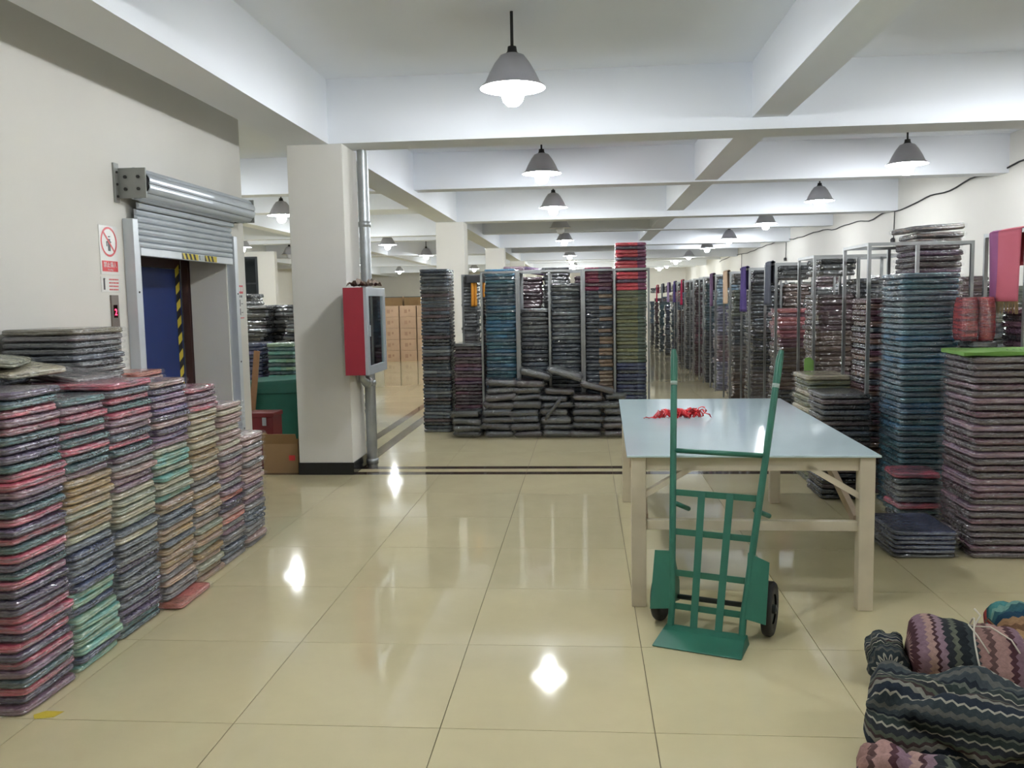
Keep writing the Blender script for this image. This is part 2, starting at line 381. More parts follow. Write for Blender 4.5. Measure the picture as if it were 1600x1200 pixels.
# ------------------------------------------------------------------ pendant lamps
RIM = 3.085
def make_lamp(lit):
    root = empty('pendant_lamp')
    b = MB(); b.tube([(0, 0, .27), (0, 0, ZC - RIM)], .011, 8); b.build('cord', M['cable'], root)
    b = MB(); b.lathe([(.001, .29), (.03, .285), (.035, .25), (.05, .235)], 14); b.build('socket_cap', M['cable'], root, smooth=True)
    b = MB(); b.lathe([(.05, .236), (.085, .222), (.125, .17), (.165, .1), (.195, .035), (.225, .012), (.233, 0)], 28)
    b.cur = 1; b.lathe([(.229, 0), (.221, .008), (.19, .029), (.16, .094), (.12, .163), (.08, .214), (.02, .22)], 28)
    b.build('shade', [M['shade'], M['shade_in']], root, smooth=True)
    b = MB(); b.lathe([(.004, -.125), (.04, -.118), (.068, -.092), (.082, -.045), (.078, .0), (.055, .05), (.033, .1), (.03, .15)], 12)
    b.build('bulb', M['bulb' if lit else 'bulb_off'], root, smooth=True)
    if lit:
        ld = bpy.data.lights.new('bulb_light', 'POINT'); ld.energy = LAMP_W; ld.color = (.93, .97, 1); ld.shadow_soft_size = .06
        lo = bpy.data.objects.new('bulb_light', ld); col.objects.link(lo); lo.parent = root; lo.location = (0, 0, -.045)
    return root
lamp_on = make_lamp(True); lamp_off = make_lamp(False)
LAMPS = []
mid = [(2.8, 1), (6.3, 1), (10.5, 1), (14.35, 1), (18.4, 0), (22.3, 1), (30, 1), (34.3, 1), (38.3, 1), (42.3, 1)]
rig = [(1.5, 1), (6.5, 1), (10.65, 1), (14.45, 1), (18.6, 1), (23.2, 1), (27.3, 1), (32.0, 1), (36.5, 1), (40.5, 1), (44.5, 1)]
lef = [(10.4, 1), (14.4, 1), (18.4, 1), (22.3, 1), (27.8, 1), (34, 1), (40, 1)]
far = [(13.9, 1), (21.9, 1), (25.5, 0), (33, 1), (41, 1)]
ordn = ['nearest', 'second', 'third', 'fourth', 'fifth', 'sixth', 'seventh', 'eighth', 'ninth', 'tenth', 'eleventh', 'twelfth', 'thirteenth']
for row, x, lst in (('middle', -.49, mid), ('right-hand', 3.74, rig), ('left-hand', -5.03, lef), ('far left', -8.72, far)):
    for k, (y, lit) in enumerate(lst):
        LAMPS.append((row, x, y, lit, k))
first = {1: lamp_on, 0: lamp_off}
used = set()
for row, x, y, lit, k in LAMPS:
    o = first[lit] if lit not in used else copy_tree(first[lit])
    used.add(lit); o.location = (x, y, RIM)
    tag(o, ('%s lit pendant lamp with grey conical shade in the %s row' if lit else '%s pendant lamp, unlit and dark, hanging in the %s row') % (ordn[k], row), 'pendant lamp', 'pendant lamps in rows under the ceiling')

# ------------------------------------------------------------------ roller shutter and lift on the left wall
sh = tag(empty('roller_shutter', (XL, OY0, 0)), 'half-open silver roller shutter with coiled barrel above the lift opening', 'roller shutter')
RZ, RRAD, RX = 2.43, .105, .115
LEN = OY1 - OY0
for k, yy in enumerate((-.12, LEN + .2)):
    b = MB(); b.box(0, .012, yy - .06, yy, 2.3, 2.56); b.box(0, .2, yy - .006, yy + .006, 2.33, 2.53)
    br = b.build('bracket', M['bracket'], sh)
    for by, bz in ((-.03, 2.34), (-.03, 2.42), (-.03, 2.5)):
        c = MB(); c.tube([(.012, yy + by, bz), (.02, yy + by, bz)], .009, 6); c.build('bolt', M['bolt'], br)
    for bx, bz in ((.06, 2.39), (.06, 2.47), (.15, 2.39), (.15, 2.47)):
        c = MB(); c.tube([(bx, yy - .006, bz), (bx, yy - .016, bz)], .012, 6); c.build('bolt', M['bolt'], br)
n = 9
bar = empty('barrel'); bar.parent = sh
for k in range(n):
    a0 = 2 * math.pi * k / n; b = MB()
    prof = []
    for q in range(6):
        a = a0 + 2 * math.pi / n * (q / 5) * .93
        prof.append((RX + math.cos(a) * RRAD * (.96 + .07 * math.sin(math.pi * q / 5)), RZ + math.sin(a) * RRAD * (.96 + .07 * math.sin(math.pi * q / 5))))
    inner = [(RX + (x - RX) * .94, RZ + (z - RZ) * .94) for x, z in prof[::-1]]
    poly = prof + inner; nn = len(poly)
    b.add([(x, -.1, z) for x, z in poly] + [(x, LEN + .18, z) for x, z in poly], [tuple(range(nn))[::-1], tuple(range(nn, 2 * nn))] + [(i, (i + 1) % nn, nn + (i + 1) % nn, nn + i) for i in range(nn)])
    b.build('slat', M['shutter'], bar)
b = MB(); b.tube([(RX, -.112, RZ), (RX, LEN + .19, RZ)], .092, 18); b.build('coil', M['bolt'], bar)
# hanging slats
zt = 2.36; prev = RX + .02
for k in range(8):
    z1 = zt - k * .044; z0 = z1 - .043
    xs = .055 if k > 1 else .055 + (2 - k) * .02
    b = MB(); prof = [(xs, z0), (xs + .012, z0 + .008), (xs + .016, z0 + .022), (xs + .012, z0 + .036), (xs, z1 - .001), (xs - .006, z1 - .001), (xs - .006, z0)]
    nn = len(prof)
    b.add([(x, -.02, z) for x, z in prof] + [(x, LEN - .005, z) for x, z in prof], [tuple(range(nn))[::-1], tuple(range(nn, 2 * nn))] + [(i, (i + 1) % nn, nn + (i + 1) % nn, nn + i) for i in range(nn)])
    b.build('slat', M['shutter'], sh)
zb = zt - 8 * .044
b = MB(); b.box(.04, .075, 0, LEN - .02, zb - .055, zb); bb = b.build('bottom_bar', M['rail'], sh, bevel=.004)
for s0, s1, base in ((.62, .9, 0), (1.02, 1.25, 0)):
    c = MB(); c.box(.075, .0765, s0, s1, zb - .05, zb - .004); tp = c.build('hazard_tape', M['yellow'], bb)
    d = MB(); L = s1 - s0; q = s0
    while q + .06 < s1 + .01:
        d.add([(.0768, q, zb - .05), (.0768, q + .035, zb - .05), (.0768, q + .01, zb - .004), (.0768, q - .025 if q > s0 + .02 else q, zb - .004)], [(0, 1, 2, 3)]); q += .07
    d.build('black_stripes', M['black'], bb)
c = MB(); c.box(.075, .082, .92, 1.0, zb - .045, zb - .008); c.build('lock_plate', M['alu'], bb)
for yy in (-.09, LEN + .02):
    b = MB(); b.box(0, .075, yy, yy + .07, 0, 2.2)
    if yy < 0: b.box(.0, .075, yy + .07, yy + .082, 0, 2.03)
    g = b.build('guide_rail', M['rail'], sh, bevel=.003)
    for bz in (.5, 1.1, 1.7):
        c = MB(); c.tube([(.075, yy + .035, bz), (.079, yy + .035, bz)], .008, 6); c.build('bolt', M['bolt'], g)

lf = tag(empty('goods_lift', (XL - .34, OY0, 0)), 'dark blue goods lift doors with yellow and black hazard stripe', 'lift')
b = MB(); b.box(-.06, 0, -.2, .05, 0, 2.5); b.box(-.06, 0, LEN - .02, LEN + .1, 0, 2.5); b.box(-.06, 0, .05, LEN - .02, 2.0, 2.5); b.build('frame', M['brown_frame'], lf)
for k in range(2):
    b = MB(); b.box(-.1, -.065, .05 + k * .77, .81 + k * .77, .01, 1.92); b.build('door_panel', M['blue'], lf, bevel=.004)
b = MB(); b.box(-.1, -.065, .05, LEN - .02, 1.925, 2.0); b.build('lintel', M['brown_frame'], lf)
st = MB(); 
for k in range(26):
    st = MB(); z0 = .02 + k * .073; y0 = LEN - .13
    st.add([(-.063, y0, z0), (-.063, y0 + .075, z0 + .045), (-.063, y0 + .075, z0 + .118), (-.063, y0, z0 + .073)], [(0, 1, 2, 3)])
    st.build('hazard_stripe', M['yellow' if k % 2 else 'black'], lf)

# ------------------------------------------------------------------ signs and call panel on the left wall
def wall_plate(name, y0, y1, z0, z1, mat, label, cat, th=.004):
    r = tag(empty(name, (XL, (y0 + y1) / 2, (z0 + z1) / 2)), label, cat)
    b = MB(); b.box(0, th, -(y1 - y0) / 2, (y1 - y0) / 2, -(z1 - z0) / 2, (z1 - z0) / 2); b.build('panel', mat, r, bevel=.001)
    return r
RY = (R(90), 0, R(90))
sg = wall_plate('warning_sign', 5.465, 5.69, 1.815, 2.135, M['signwhite'], 'white warning sign with red prohibition circle left of the shutter', 'sign')
b = MB(); cz = .055; ro, ri = .098, .084
n = 40; vv = []; ff_ = []
for k in range(n):
    a = 2 * math.pi * k / n
    vv += [(.0052, math.cos(a) * ro, cz + math.sin(a) * ro), (.0052, math.cos(a) * ri, cz + math.sin(a) * ri)]
for k in range(n): ff_.append((2 * k, 2 * ((k + 1) % n), 2 * ((k + 1) % n) + 1, 2 * k + 1))
b.add(vv, ff_); b.bar((.0052, -.066, cz + .066), (.0052, .066, cz - .066), .0005, .014, (0, 1, 1)); b.build('prohibition_ring', M['signred'], sg)
b = MB(); b.box(.004, .005, -.012, .018, cz - .06, cz + .02); b.box(.004, .005, -.03, .03, cz - .005, cz + .003); b.box(.004, .005, -.03, -.02, cz - .03, cz); b.lathe([(.0, .0), (.012, .004), (.0, .008)], 8, Matrix.Translation((.0045, .004, cz + .03)))
b.build('figure', M['signdark'], sg)
b = MB(); b.box(.004, .005, -.095, .095, -.14, -.07); b.build('banner', M['signred'], sg)
text_mesh('banner_text', '禁止乘人', .04, M['signwhite'], sg, (.0055, 0, -.098), RY)
text_mesh('banner_text', 'No riding', .016, M['signwhite'], sg, (.0055, 0, -.128), RY)
s2 = wall_plate('notice', 5.46, 5.69, 1.7, 1.8, M['signwhite'], 'small white notice with red lettering below the warning sign', 'notice', .003)
b = MB(); b.box(.003, .0035, -.09, -.07, -.035, .035); b.lathe([(0, 0), (.011, .006), (0, .012)], 8, Matrix.Translation((.003, -.08, .03))); b.build('figure', M['signdark'], s2)
b = MB(); random.seed(3)
for k in range(4):
    y = -.02
    while y < .095:
        wq = random.uniform(.008, .02); b.box(.003, .0035, y, min(y + wq, .1), .028 - k * .022, .038 - k * .022); y += wq + .005
b.build('red_lettering', M['signred'], s2)
s3 = wall_plate('notice', 7.565, 7.83, 1.475, 1.785, M['signwhite'], 'white notice with red header between the shutter rail and wall corner', 'notice', .003)
b = MB(); b.box(.003, .0035, -.125, .125, .075, .15); b.box(.003, .0035, -.125, .125, -.15, -.142); b.build('red_header', M['signred'], s3)
b = MB(); b.box(.0035, .004, -.1, -.085, .085, .13); b.box(.0035, .004, -.07, -.05, .085, .125); b.lathe([(0, 0), (.009, .005), (0, .01)], 8, Matrix.Translation((.0036, -.092, .133)))
for k in range(3): b.box(.0035, .004, -.01 + k * .045, .025 + k * .045, .095, .135)
b.build('white_pictogram', M['signwhite'], s3)
b = MB()
for k in range(5): b.box(.003, .0035, -.09 + k * .04, -.062 + k * .04, .04, .06)
for k in range(2):
    for q in range(2): b.box(.003, .0035, -.09 + k * .12, -.065 + k * .12, -.12 + q * .08, -.06 + q * .08); b.box(.003, .0035, -.05 + k * .12, -.01 + k * .12, -.1 + q * .08, -.093 + q * .08)
b.build('pictogram', M['signdark'], s3)
cpn = wall_plate('lift_call_panel', 5.555, 5.645, 1.3, 1.68, M['steelpanel'], 'steel lift call panel showing a red number 2', 'call panel', .012)
b = MB(); b.box(.012, .0135, -.026, .022, .04, .125); b.build('display', M['glassblack'], cpn)
text_mesh('digit', '2', .062, M['digit'], cpn, (.0145, -.002, .075), RY)
b = MB(); b.tube([(.012, 0, -.06), (.02, 0, -.06)], .014, 12); b.build('call_button', M['alu'], cpn)

# ------------------------------------------------------------------ pillar pipe and fire-hose cabinet
pp = tag(empty('pipe', (-2.09, 8.3, 0)), 'grey galvanised standpipe running up the side of the near pillar', 'pipe')
b = MB(); b.tube([(0, 0, 0), (0, 0, 3.04)], .052, 20); b.build('riser', M['galv'], pp, smooth=True, sharp=R(40))
for z in (.03, .8, 2.32):
    b = MB(); b.lathe([(.053, 0), (.06, .004), (.06, .05), (.053, .054)], 20, Matrix.Translation((0, 0, z))); b.build('coupling', M['galv'], pp, smooth=True)
b = MB(); b.tube([(.0, -.04, .84), (0, -.1, .84), (-.01, -.14, .85), (-.03, -.17, .88), (-.03, -.18, .96)], .034, 14); b.build('elbow', M['galv'], pp, smooth=True)
b = MB(); b.lathe([(.02, 0), (.05, .0), (.05, .05), (.02, .05)], 16, Matrix.Translation((.0, -.06, .84)) @ Matrix.Rotation(R(90), 4, 'X')); b.build('flange', M['galv'], pp, smooth=True)
fc = tag(empty('fire_cabinet', (-2.0, 7.875, .965)), 'red fire hose cabinet with aluminium-framed glass door on the pillar', 'fire cabinet')
cw, cdp, ch = .2, .70, .77   # x, y, z
b = MB(); b.box(-.105, .075, -.37, -.36, 0, ch); b.box(-.105, .075, .33, .34, 0, ch); b.box(-.105, .075, -.36, .33, 0, .01); b.box(-.105, .075, -.36, .33, ch - .01, ch)
b.build('body', M['cabred'], fc, bevel=.002)
b = MB(); b.box(-.105, -.1, -.36, .33, .01, ch - .01); b.build('back_panel', M['cabin'], fc)
dr = empty('door'); dr.parent = fc
b = MB(); b.box(.075, .105, -.37, -.29, 0, ch); b.box(.075, .105, .26, .34, 0, ch); b.box(.075, .105, -.29, .26, 0, .075); b.box(.075, .105, -.29, .26, ch - .075, ch); b.build('frame', M['alu'], dr, bevel=.002)
b = MB(); b.box(.086, .09, -.29, .26, .075, ch - .075); b.build('glass_pane', M['glass'], dr)
b = MB(); b.box(.105, .125, -.345, -.325, .34, .44); b.build('handle', M['alu'], dr, bevel=.003)
b = MB()
for k in range(7): b.lathe([(.09 + k * .012, -.03), (.098 + k * .012, -.03), (.098 + k * .012, .03), (.09 + k * .012, .03)], 22, Matrix.Translation((-.02, -.05, .5)) @ Matrix.Rotation(R(90), 4, 'Y'))
b.build('hose_coil', M['hose'], fc, smooth=True)
b = MB(); b.tube([(-.02, .12, .18), (-.02, .2, .2), (-.02, .2, .32)], .03, 12); b.build('valve', M['cabred'], fc, smooth=True)
random.seed(8)
def crumple(name, L, W, H, seed, mat, parent=None):
    b = MB(); nx, ny = 12, 8; vv = []
    for i in range(nx + 1):
        for j in range(ny + 1):
            p = Vector((i * .6, j * .6, seed)); z = abs(noise.noise(p)) * H * 2 + .01
            vv.append(((i / nx - .5) * L + noise.noise(p + Vector((9, 0, 0))) * L * .12, (j / ny - .5) * W + noise.noise(p + Vector((0, 9, 0))) * W * .2, z))
    f_ = [(i * (ny + 1) + j, (i + 1) * (ny + 1) + j, (i + 1) * (ny + 1) + j + 1, i * (ny + 1) + j + 1) for i in range(nx) for j in range(ny)]
    b.add(vv, f_); o = b.build(name, mat, parent, smooth=False)
    s_ = o.modifiers.new('solid', 'SOLIDIFY'); s_.thickness = .004; s_.offset = 1
    return o
o = crumple('crumpled_paper', .2, .5, .06, 3.3, M['paper']); o.location = (-2.0, 7.85, .965 + .772); tag(o, 'crumpled brown paper lying on top of the fire cabinet', 'paper')

# ------------------------------------------------------------------ shawl packets
def outline(wx, wy, r, n):
    pts = []
    per = n // 4
    for q, (sx, sy) in enumerate(((1, 1), (-1, 1), (-1, -1), (1, -1))):
        for k in range(per):
            a = math.pi / 2 * (q + k / (per - 1))
            pts.append((sx * (wx / 2 - r) + math.cos(a) * r, sy * (wy / 2 - r) + math.sin(a) * r))
    # subdivide the straight runs for waviness
    out = []
    for i, p in enumerate(pts):
        q = pts[(i + 1) % len(pts)]; out.append(p)
        if math.dist(p, q) > .1:
            for k in range(1, 4): out.append((p[0] + (q[0] - p[0]) * k / 4, p[1] + (q[1] - p[1]) * k / 4))
    return out
def packet_mesh(name, wx, wy, t, seed, mat, puff=1.0, levels=None):
    b = MB(); b.add(*packet_geo(wx, wy, t, seed, puff, levels)); return b.mesh(name, mat, True)
def packet_geo(wx, wy, t, seed, puff=1.0, levels=None):
    ol = outline(wx, wy, .03, 12); n = len(ol); rings = []
    lv = levels or [(0, -.015), (.12, -.005), (.28, .0), (.43, -.001), (.5, -.005), (.57, -.001), (.7, .0), (.84, -.004), (.94, -.010), (1, -.019)]
    vv = []
    for h, off in lv:
        for k, (x, y) in enumerate(ol):
            nz = noise.noise(Vector((x * 9, y * 9, seed * 7.1 + h * 1.5)))
            L = math.hypot(x, y); o_ = off * puff + nz * .006 * puff
            zz = h * t + (noise.noise(Vector((x * 7, y * 7, seed * 3.3))) * t * .16 if 0 < h < 1 else 0)
            vv.append((x + x / L * o_, y + y / L * o_, zz))
    fs = []
    for i in range(len(lv) - 1):
        for k in range(n): fs.append((i * n + k, i * n + (k + 1) % n, (i + 1) * n + (k + 1) % n, (i + 1) * n + k))
    base = (len(lv) - 1) * n
    off = len(vv)
    for k, (x, y) in enumerate(ol): vv.append((x * .72, y * .72, t * (1.0 + .0 * puff) + abs(noise.noise(Vector((x * 6, y * 6, seed)))) * .001))
    for k in range(n): fs.append((base + k, base + (k + 1) % n, off + (k + 1) % n, off + k))
    vv.append((0, 0, t)); c = len(vv) - 1
    for k in range(n): fs.append((off + k, off + (k + 1) % n, c))
    vv.append((0, 0, 0)); c = len(vv) - 1
    for k in range(n): fs.append(((k + 1) % n, k, c))
    return vv, fs
def sleeve_mesh(name, wx, wy, t, seed, ends='y'):
    rnd = random.Random(seed); b = MB(); ol = outline(wx + .016, wy + .016, .02, 12)
    # denser outline with crinkles
    o2 = []
    for i, p in enumerate(ol):
        q = ol[(i + 1) % len(ol)]; o2.append(p); o2.append(((p[0] + q[0]) / 2, (p[1] + q[1]) / 2))
    n = len(o2); lv = [(.04, -.014), (.14, -.004), (.36, .003), (.6, .004), (.82, -.002), (.94, -.009), (.985, -.018)]; nl = len(lv); vv = []
    for h, off in lv:
        for x, y in o2:
            L = math.hypot(x, y); o_ = off + rnd.uniform(-.003, .0045)
            vv.append((x + x / L * o_, y + y / L * o_, h * t + (rnd.uniform(-.05, .05) * t if .1 < h < .9 else 0)))
    fs = [(i * n + k, i * n + (k + 1) % n, (i + 1) * n + (k + 1) % n, (i + 1) * n + k) for i in range(nl - 1) for k in range(n)]
    vv.append((0, 0, t * .99)); c = len(vv) - 1
    off = len(vv)
    for x, y in o2: vv.append((x * .7, y * .7, t * .988 + rnd.uniform(0, .0006)))
    for k in range(n): fs.append(((nl - 1) * n + k, (nl - 1) * n + (k + 1) % n, off + (k + 1) % n, off + k)); fs.append((off + k, off + (k + 1) % n, c))
    b.add(vv, fs)
    # crimped flaps at the sealed ends
    for sg_ in (-1, 1):
        m_ = 12; v2 = []
        for k in range(m_ + 1):
            u = (k / m_ - .5)
            if ends == 'y':
                x = u * (wx + .01); y = sg_ * (wy / 2 + .006); d = rnd.uniform(.006, .026); z = t * (.5 + .3 * math.sin(k * 1.7 + seed))
                v2 += [(x, y, z), (x + rnd.uniform(-.006, .006), y + sg_ * d, min(.97 * t, max(.03 * t, z + rnd.uniform(-.5, .4) * t)))]
            else:
                y = u * (wy + .01); x = sg_ * (wx / 2 + .006); d = rnd.uniform(.006, .026); z = t * (.5 + .3 * math.sin(k * 1.7 + seed))
                v2 += [(x, y, z), (x + sg_ * d, y + rnd.uniform(-.006, .006), min(.97 * t, max(.03 * t, z + rnd.uniform(-.5, .4) * t)))]
        b.add(v2, [(2 * k, 2 * k + 2, 2 * k + 3, 2 * k + 1) for k in range(m_)])
    return b.mesh(name, M['film'], True)
PC = {}
def packet_variants(wx, wy, t, coat, ends):
    key = (wx, wy, t, coat, ends)
    if key not in PC:
        ms = [packet_mesh('shawl_packet', wx, wy, t * .93, s + 1, M['cloth_coat' if coat else 'cloth']) for s in range(4)]
        ss = [sleeve_mesh('plastic_sleeve', wx, wy, t * .97, s + 11, ends) for s in range(4)]
        PC[key] = (ms, ss)
    return PC[key]
def packet(x, y, z, wx, wy, t, c, tint, rnd, label, group, rz=0., coat=False, sleeve=True, ends='y', tilt=(0, 0)):
    ms, ss = packet_variants(wx, wy, t, coat, ends)
    o = bpy.data.objects.new('shawl_packet', rnd.choice(ms)); col.objects.link(o)
    o.location = (x, y, z); o.rotation_euler = (tilt[0], tilt[1], rz); o.color = c; o['tint'] = list(tint[:3])
    tag(o, label, 'shawl packet', group)
    if sleeve:
        s_ = bpy.data.objects.new('plastic_sleeve', rnd.choice(ss)); col.objects.link(s_); s_.parent = o
    return o
COL = {
 'plum': (S(72, 62, 96), S(96, 76, 112)), 'pink': (S(150, 96, 118), S(206, 82, 108)), 'teal': (S(62, 86, 100), S(72, 116, 120)),
 'mauve': (S(128, 96, 124), S(152, 112, 128)), 'slate': (S(84, 94, 112), S(112, 122, 138)), 'gold': (S(186, 154, 102), S(168, 146, 116)),
 'cream': (S(196, 188, 156), S(206, 196, 170)), 'mint': (S(160, 196, 164), S(116, 190, 180)), 'navy': (S(46, 56, 98), S(70, 82, 120)),
 'sage': (S(150, 160, 140), S(190, 190, 160)), 'peach': (S(196, 160, 128), S(176, 150, 134)), 'violet': (S(96, 84, 132), S(150, 108, 150)),
 'grey': (S(128, 126, 130), S(150, 142, 142)), 'rose': (S(176, 148, 142), S(190, 150, 146)), 'coral': (S(206, 128, 108), S(216, 120, 110)),
 'khaki': (S(150, 142, 116), S(136, 130, 110)), 'olive': (S(134, 136, 92), S(106, 120, 104)), 'tan': (S(80, 86, 98), S(152, 126, 106)), 'ash': (S(120, 124, 128), S(84, 88, 96)),
 'charcoal': (S(50, 60, 74), S(70, 82, 98)), 'black': (S(34, 38, 48), S(52, 56, 68)), 'blue': (S(52, 96, 128), S(48, 116, 158)),
 'steel': (S(70, 96, 118), S(86, 116, 136)), 'sky': (S(140, 186, 216), S(104, 172, 220)), 'wine': (S(84, 44, 62), S(104, 56, 78)),
 'magenta': (S(150, 36, 84), S(96, 50, 84)), 'scarlet': (S(226, 72, 92), S(150, 64, 110)), 'aubergine': (S(78, 54, 84), S(104, 66, 104)),
 'moss': (S(108, 116, 92), S(92, 110, 98)), 'taupe': (S(140, 118, 108), S(92, 90, 96)), 'petrol': (S(34, 84, 104), S(60, 116, 134)),
 'brown': (S(104, 72, 62), S(134, 98, 80)), 'dust': (S(70, 54, 62), S(92, 72, 80)), 'lilac': (S(132, 130, 178), S(112, 112, 160)),
}
COL = {k: tuple(tuple(q * .7 for q in c[:3]) + (1,) for c in v) for k, v in COL.items()}
def ordinal(k): return '%d%s' % (k, 'th' if 10 <= k % 100 <= 20 else {1: 'st', 2: 'nd', 3: 'rd'}.get(k % 10, 'th'))
def stack(x, y, wx, wy, t, seq, desc, group, seed, z0=0, coat=False, sleeve=True, ends='y', jit=.013, rot=2.4, lean=(0, 0), spread=None):
    """a column of packets, seq lists colour names from the top down"""
    rnd = random.Random(seed); n = len(seq); z = z0
    for k in range(n):
        nm = seq[n - 1 - k]; c, ti = COL[nm]; v = rnd.uniform(.82, 1.15)
        c = tuple(min(1, q * v) for q in c[:3]) + (1,)
        fx, fy = lean; h = k / max(1, n - 1)
        packet(x + rnd.uniform(-jit, jit) + fx * h + (.075 if k == 0 and nm == 'coral' else 0), y + rnd.uniform(-jit, jit) + fy * h, z, wx, wy, t, c, ti, rnd,
               '%s wrapped shawl packet, %s from top of the %s' % (nm, ordinal(n - k), desc), group, R(rnd.uniform(-rot, rot)), coat, sleeve, ends, (0, 0))
        z += t
    return z
# rows of stacks further back: too many and too small to pick apart singly
ST = MB(); SR = random.Random(77)
def soft_box(x, y, z, wx, wy, t, c, rz):
    ST.c = c
    cs, sn = math.cos(rz), math.sin(rz); pts = []
    e = .012
    lv = ((0, e), (.35, 0), (.7, .001), (1, e)); ol = [(wx / 2 - .03, wy / 2), (-wx / 2 + .03, wy / 2), (-wx / 2, wy / 2 - .03), (-wx / 2, -wy / 2 + .03), (-wx / 2 + .03, -wy / 2), (wx / 2 - .03, -wy / 2), (wx / 2, -wy / 2 + .03), (wx / 2, wy / 2 - .03)]
    n = len(ol)
    for h, of in lv:
        for px, py in ol:
            L = math.hypot(px, py); k = 1 - (of + SR.uniform(-.005, .005)) / L; qx, qy = px * k, py * k
            pts.append((x + qx * cs - qy * sn, y + qx * sn + qy * cs, z + h * t))
    fs = [(i * n + k, i * n + (k + 1) % n, (i + 1) * n + (k + 1) % n, (i + 1) * n + k) for i in range(len(lv) - 1) for k in range(n)]
    fs += [tuple((len(lv) - 1) * n + k for k in range(n)), tuple(range(n - 1, -1, -1))]
    ST.add(pts, fs)
def sstack(x, y, wx, wy, t, h, names, z0=0, jit=.012, rot=2.5):
    z = z0; names = names.split(); 
    while z < h - t * .5:
        f = (z - z0) / (h - z0); nm = names[min(len(names) - 1, int((1 - f) * len(names)))]
        a, b_ = COL[nm]; u = SR.random(); v = SR.uniform(.75, 1.2)
        c = [min(1, (p * (1 - u) + q * u) * v) for p, q in zip(a[:3], b_[:3])]; g_ = sum(c) / 3 * .8 + .02; c = tuple(q * .5 + g_ * .5 for q in c) + (1,)
        soft_box(x + SR.uniform(-jit, jit), y + SR.uniform(-jit, jit), z, wx, wy, t * .97, c, R(SR.uniform(-rot, rot))); z += t
GEO = {}
def fstack(x, y, wx, wy, t, seq, seed, z0=0, jit=.008, rot=1.6, split=None, lean=(0, 0)):
    """a full-detail column that joins the uncounted rows; seq from the top down"""
    rn = random.Random(seed); n = len(seq); z = z0
    for k in range(n):
        nm = seq[n - 1 - k]; c, ti = COL[nm]; v = rn.uniform(.82, 1.15); c = [min(1, q * v) for q in c[:3]]; ti = [min(1, q * v) for q in ti[:3]]
        key = (wx, wy, t, rn.randrange(4))
        if key not in GEO: GEO[key] = packet_geo(wx, wy, t * .95, key[3] + 1)
        vv, fs = GEO[key]
        mm = Matrix.Translation((x + rn.uniform(-jit, jit) + lean[0] * k / n, y + rn.uniform(-jit, jit) + lean[1] * k / n, z)) @ Matrix.Rotation(R(rn.uniform(-rot, rot)), 4, 'Z')
        off = len(ST.v); ST.v += [tuple(mm @ Vector(p)) for p in vv]; ST.smooth = True
        for f in fs:
            cx_ = sum(vv[q][0] for q in f) / len(f); u = (1 if cx_ > split * wx else 0) if split is not None else min(1, max(0, .5 + 2.2 * noise.noise(Vector((cx_ * 6, k * 3.1 + seed, 0)))))
            ST.c = tuple(a * (1 - u) + b_ * u for a, b_ in zip(c, ti)) + (1,); ST._f([f], off)
        ST.smooth = False; z += t
    return z
def mix(rnd, spec):
    out = []
    for names, n in spec:
        names = names.split()
        for k in range(n): out.append(names[k % len(names)] if rnd.random() < .8 else rnd.choice(names))
    return out
rnd = random.Random(5)
LG = 'packets in the tall stacks along the left'
TT = .0355
lw = .365
cols = [
 (3.12, 3.49, 1.27, [('plum teal pink plum pink teal pink plum teal pink plum mauve', 40)]),
 (3.50, 3.87, 1.21, [('teal mauve pink teal pink plum pink teal', 10), ('gold sage gold', 8), ('slate navy sage', 6), ('mint mint navy mint mint mint', 12)]),
 (3.88, 4.30, 1.23, [('mauve slate pink teal pink mauve', 10), ('mauve grey rose', 5), ('cream sage slate', 7), ('slate ash slate plum', 9), ('plum teal', 4)]),
 (4.31, 4.70, 1.19, [('rose plum violet mauve violet plum', 10), ('sage mint cream', 8), ('peach gold slate sage', 10), ('peach grey', 6)]),
 (4.71, 5.07, 1.13, [('pink mauve violet', 4), ('cream gold cream', 9), ('peach gold grey', 9), ('peach sage gold', 10)]),
 (5.08, 5.43, 1.0, [('rose cream rose', 8), ('rose grey mauve', 8), ('rose coral plum', 5), ('grey mauve slate', 8)]),
 (5.44, 5.79, .75, [('rose rose grey', 8), ('rose mauve grey', 6), ('grey slate rose', 8)]),
]
SD = ['nearest left stack', 'second left stack', 'third left stack', 'fourth left stack', 'fifth left stack', 'sixth left stack', 'seventh, farthest left stack']
for i, (ya, yb, h, spec) in enumerate(cols):
    n = int(round(h / TT)); seq = mix(rnd, spec)[:n]
    while len(seq) < n: seq.append(seq[-1])
    if i == 3: seq[-1] = 'coral'
    stack(-2.2 - .235, (ya + yb) / 2, .44, min(yb - ya - .012, .39), TT, seq, SD[i], LG, 40 + i, lean=((.0, .0) if i else (0, .03)), rot=2.2)
# second row against the wall (only its top layers show)
BG = 'packets in the back row by the left wall'
back = [(3.36, 1.28, ['slate', 'sage'], 'first'), (3.86, 1.30, ['slate', 'cream', 'sage'], 'second'), (4.65, 1.505, ['khaki', 'grey', 'ash', 'ash', 'slate', 'ash', 'grey'], 'third'), (5.18, 1.22, ['coral', 'rose', 'grey', 'rose'], 'fourth'), (5.58, 1.0, ['mauve', 'rose', 'grey'], 'fifth')]
for i, (y, h, top, nm) in enumerate(back):
    n = int(h / TT) - len(top); wy_ = .37 if i != 2 else .5
    z = fstack(-2.895, y, .42, wy_, TT, [['grey', 'mauve', 'slate'][q % 3] for q in range(n)], 170 + i, rot=2.5)
    stack(-2.895, y, .42, wy_, TT, top, '%s stack by the left wall' % nm, BG, 70 + i, z0=z, rot=3)

